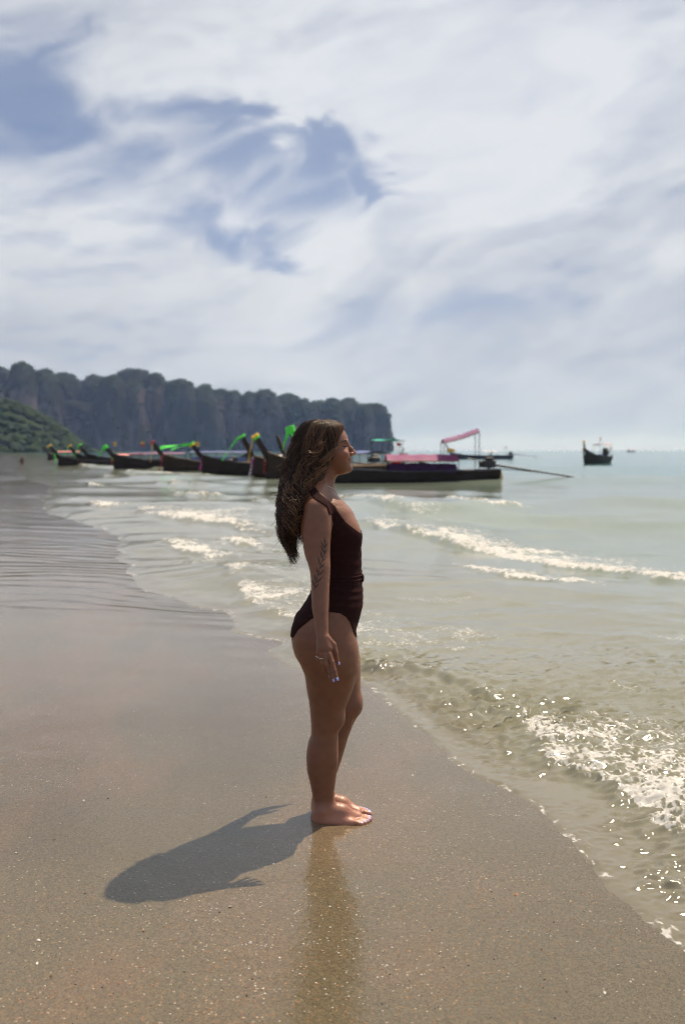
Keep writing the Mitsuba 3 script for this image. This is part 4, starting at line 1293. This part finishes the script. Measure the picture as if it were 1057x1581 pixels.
C.chain([(0, 0, .40), (0, 0, .47), (0, 0, .60), (0, 0, .70)], (.115, .112, .107, .095), .03)
kv, kf = surface(C, (-.25, -.16, .25), (.25, .16, .9), .012)
add('clothes', (kv + [KX, KY, KZ], kf), 'iron_mat', kid, smooth=True)
C = Body()
C.ell((0, .015, .875), (.082, .088, .095), .01)
kv, kf = surface(C, (-.25, -.16, .25), (.25, .16, 1.0), .012)
kv[:, 2] = np.maximum(kv[:, 2], .85 + .5 * np.maximum(0, -kv[:, 1] - .03))
add('hair', (kv + [KX, KY, KZ], kf), 'hair_mat', kid, smooth=True)

# ------------------------------------------------------------------ shells and grit on the sand
plain('shell_mat', (0.50, 0.47, 0.42), 0.5, 0.4)
plain('orange_shell_mat', (0.30, 0.15, 0.07), 0.5, 0.4)
plain('dark_pebble_mat', (0.03, 0.027, 0.025), 0.5, 0.4)


def sand_at(x, y):
    x, y = np.atleast_1d(np.asarray(x, float)), np.atleast_1d(np.asarray(y, float))
    return sand_z(x, y, seaward(x, y))


SR = np.random.default_rng(99)


def shell_mesh(r):
    """a broken piece of bivalve: a curved, ribbed scrap with a ragged edge"""
    n, m = 9, 5
    g = np.linspace(-1.2, 1.2, n) * SR.uniform(.6, 1.0)
    v = []
    for k in range(m):
        q = .25 + .75 * k / (m - 1)
        rr = q * (1 + (.22 * (SR.random(n) - .5) if k == m - 1 else 0)) * (1 + .04 * np.cos(g * 14))
        v.append(np.stack([rr * np.sin(g), rr * np.cos(g) - .5, .42 * (1 - q ** 2) + 0 * g], 1))
    v = np.vstack(v) * r
    f = grid_faces(m, n)
    return np.vstack([v, v - [0, 0, .07 * r]]), np.vstack([f, f[:, ::-1] + n * m])


def turn(v, rz, tx=0.0):
    c, s_ = math.cos(rz), math.sin(rz)
    a, b = math.cos(tx), math.sin(tx)
    v = v @ np.array([[1, 0, 0], [0, a, -b], [0, b, a]]).T
    return v @ np.array([[c, -s_, 0], [s_, c, 0], [0, 0, 1]]).T


spots = [(-1.21, 3.62, .011, 'w'), (0.73, 2.69, .012, 'w'), (-0.93, 2.96, .008, 'w'), (-0.89, 2.82, .010, 'w'), (-0.37, 3.19, .008, 'w'), (-0.28, 2.95, .009, 'w'), (-0.62, 3.02, .008, 'o'), (-0.83, 2.75, .009, 'o'), (0.59, 3.3, .010, 'o')]
while len(spots) < 26:
    x, y = SR.uniform(-1.9, 1.2), SR.uniform(2.6, 5.5)
    if seaward(np.array([x]), np.array([y]))[0] < -.15 and abs(x) < .36 * y and math.hypot(x, y - 4) > .4:
        spots.append((x, y, SR.uniform(.004, .0085), SR.choice(['w', 'w', 'w', 'o', 'd'])))
NAMES = dict(w=('shell_fragment', 'small white broken shell lying on the wet sand', 'shell', 'white shell fragments on the sand', 'shell_mat'),
             o=('shell_fragment', 'small orange brown shell scrap lying on the wet sand', 'shell', 'orange shell scraps on the sand', 'orange_shell_mat'),
             d=('pebble', 'small dark pebble lying on the wet sand', 'pebble', 'dark pebbles on the sand', 'dark_pebble_mat'))
UNIQUE = {(0.73, 2.69): 'white shell piece near the bottom edge, farthest right on the sand', (-1.21, 3.62): 'white shell piece lying left of the head of the shadow, farthest left on the sand',
          (-0.89, 2.82): 'larger white shell piece low on the left near the bottom corner', (0.59, 3.3): 'tan shell scrap by itself between the reflection and the water edge',
          (-0.93, 2.96): 'small white shell just beyond the larger one low on the left', (-0.37, 3.19): 'white shell below the near hand of the shadow, nearest to it',
          (-0.28, 2.95): 'white shell just left of the lower part of the reflection', (-0.62, 3.02): 'orange brown shell scrap below the middle of the shadow',
          (-0.83, 2.75): 'orange brown shell scrap nearest the bottom left corner'}
for x, y, r, kd in spots:
    nm, lab, cat, grp, mt = NAMES[kd]
    z = sand_at(x, y)[0]
    if kd == 'd':
        v = np.asarray(blob.vertices) * np.array([1, .8, .55]) * r * .7 * (1 + .2 * (SR.random((len(blob.vertices), 1)) - .5))
        mesh = (turn(v, SR.uniform(0, 6)) + [x, y, z + r * .2], np.asarray(blob.faces))
    else:
        v, f = shell_mesh(r)
        mesh = (turn(v, SR.uniform(0, 6), SR.uniform(-.3, .3) + (math.pi if SR.random() < .3 else 0)) + [x, y, z + r * .22], f)
    if (x, y) in UNIQUE:
        add(nm, mesh, mt, smooth=35, label=UNIQUE[(x, y)], category=cat)
    else:
        add(nm, mesh, mt, smooth=35, label=lab, category=cat, group=grp)
# finer grit: crumbs a few millimetres across
tetra = trimesh.creation.icosahedron()
for nm, mt, cnt, lab in (('shell_grit', 'shell_mat', 1500, 'pale crumbs of shell strewn over the sand'), ('brown_grit', 'orange_shell_mat', 2200, 'rust brown crumbs of shell strewn over the sand'), ('dark_grit', 'dark_pebble_mat', 350, 'dark grains strewn over the sand')):
    y = 2.3 * (1 / (1 - SR.random(cnt * 3) * .62))
    x = SR.uniform(-.42, .42, cnt * 3) * y
    s_ = seaward(x, y)
    dens = smooth(-.12, .2, nz(x, y, 2.2, 61 if mt == 'shell_mat' else 64)) ** 1.5 * .95 + .05
    ok = (s_ < -.05) & (SR.random(cnt * 3) < dens) & (np.hypot(x + .02, y - 4) > .22)
    x, y, s_ = x[ok][:cnt], y[ok][:cnt], s_[ok][:cnt]
    z = sand_z(x, y, s_)
    r = SR.uniform(.0010, .0028, len(x)) * SR.choice([1, 1, 1.5], len(x))
    vs = np.asarray(tetra.vertices)[None] * (1 + .5 * (SR.random((len(x), 12, 1)) - .5)) * np.array([1, .8, .5]) * r[:, None, None] + np.stack([x, y, z + r * .1], 1)[:, None]
    fs = np.asarray(tetra.faces)[None] + (np.arange(len(x)) * 12)[:, None, None]
    add(nm, (vs.reshape(-1, 3), fs.reshape(-1, 3)), mt, label=lab, category='grit', kind='stuff')

# ------------------------------------------------------------------ sea haze: one closed box of air round everything
scene['clear_boundary'] = {'type': 'null'}
scene['haze'] = {'type': 'cube', 'to_world': T().translate([0, 4500, 88]).scale([12000, 13000, 96]),
                 'bsdf': {'type': 'ref', 'id': 'clear_boundary'}, 'interior': {'type': 'ref', 'id': 'sea_air'}}
labels['haze'] = {'label': 'pale haze in the air over the bay', 'category': 'haze', 'kind': 'stuff'}
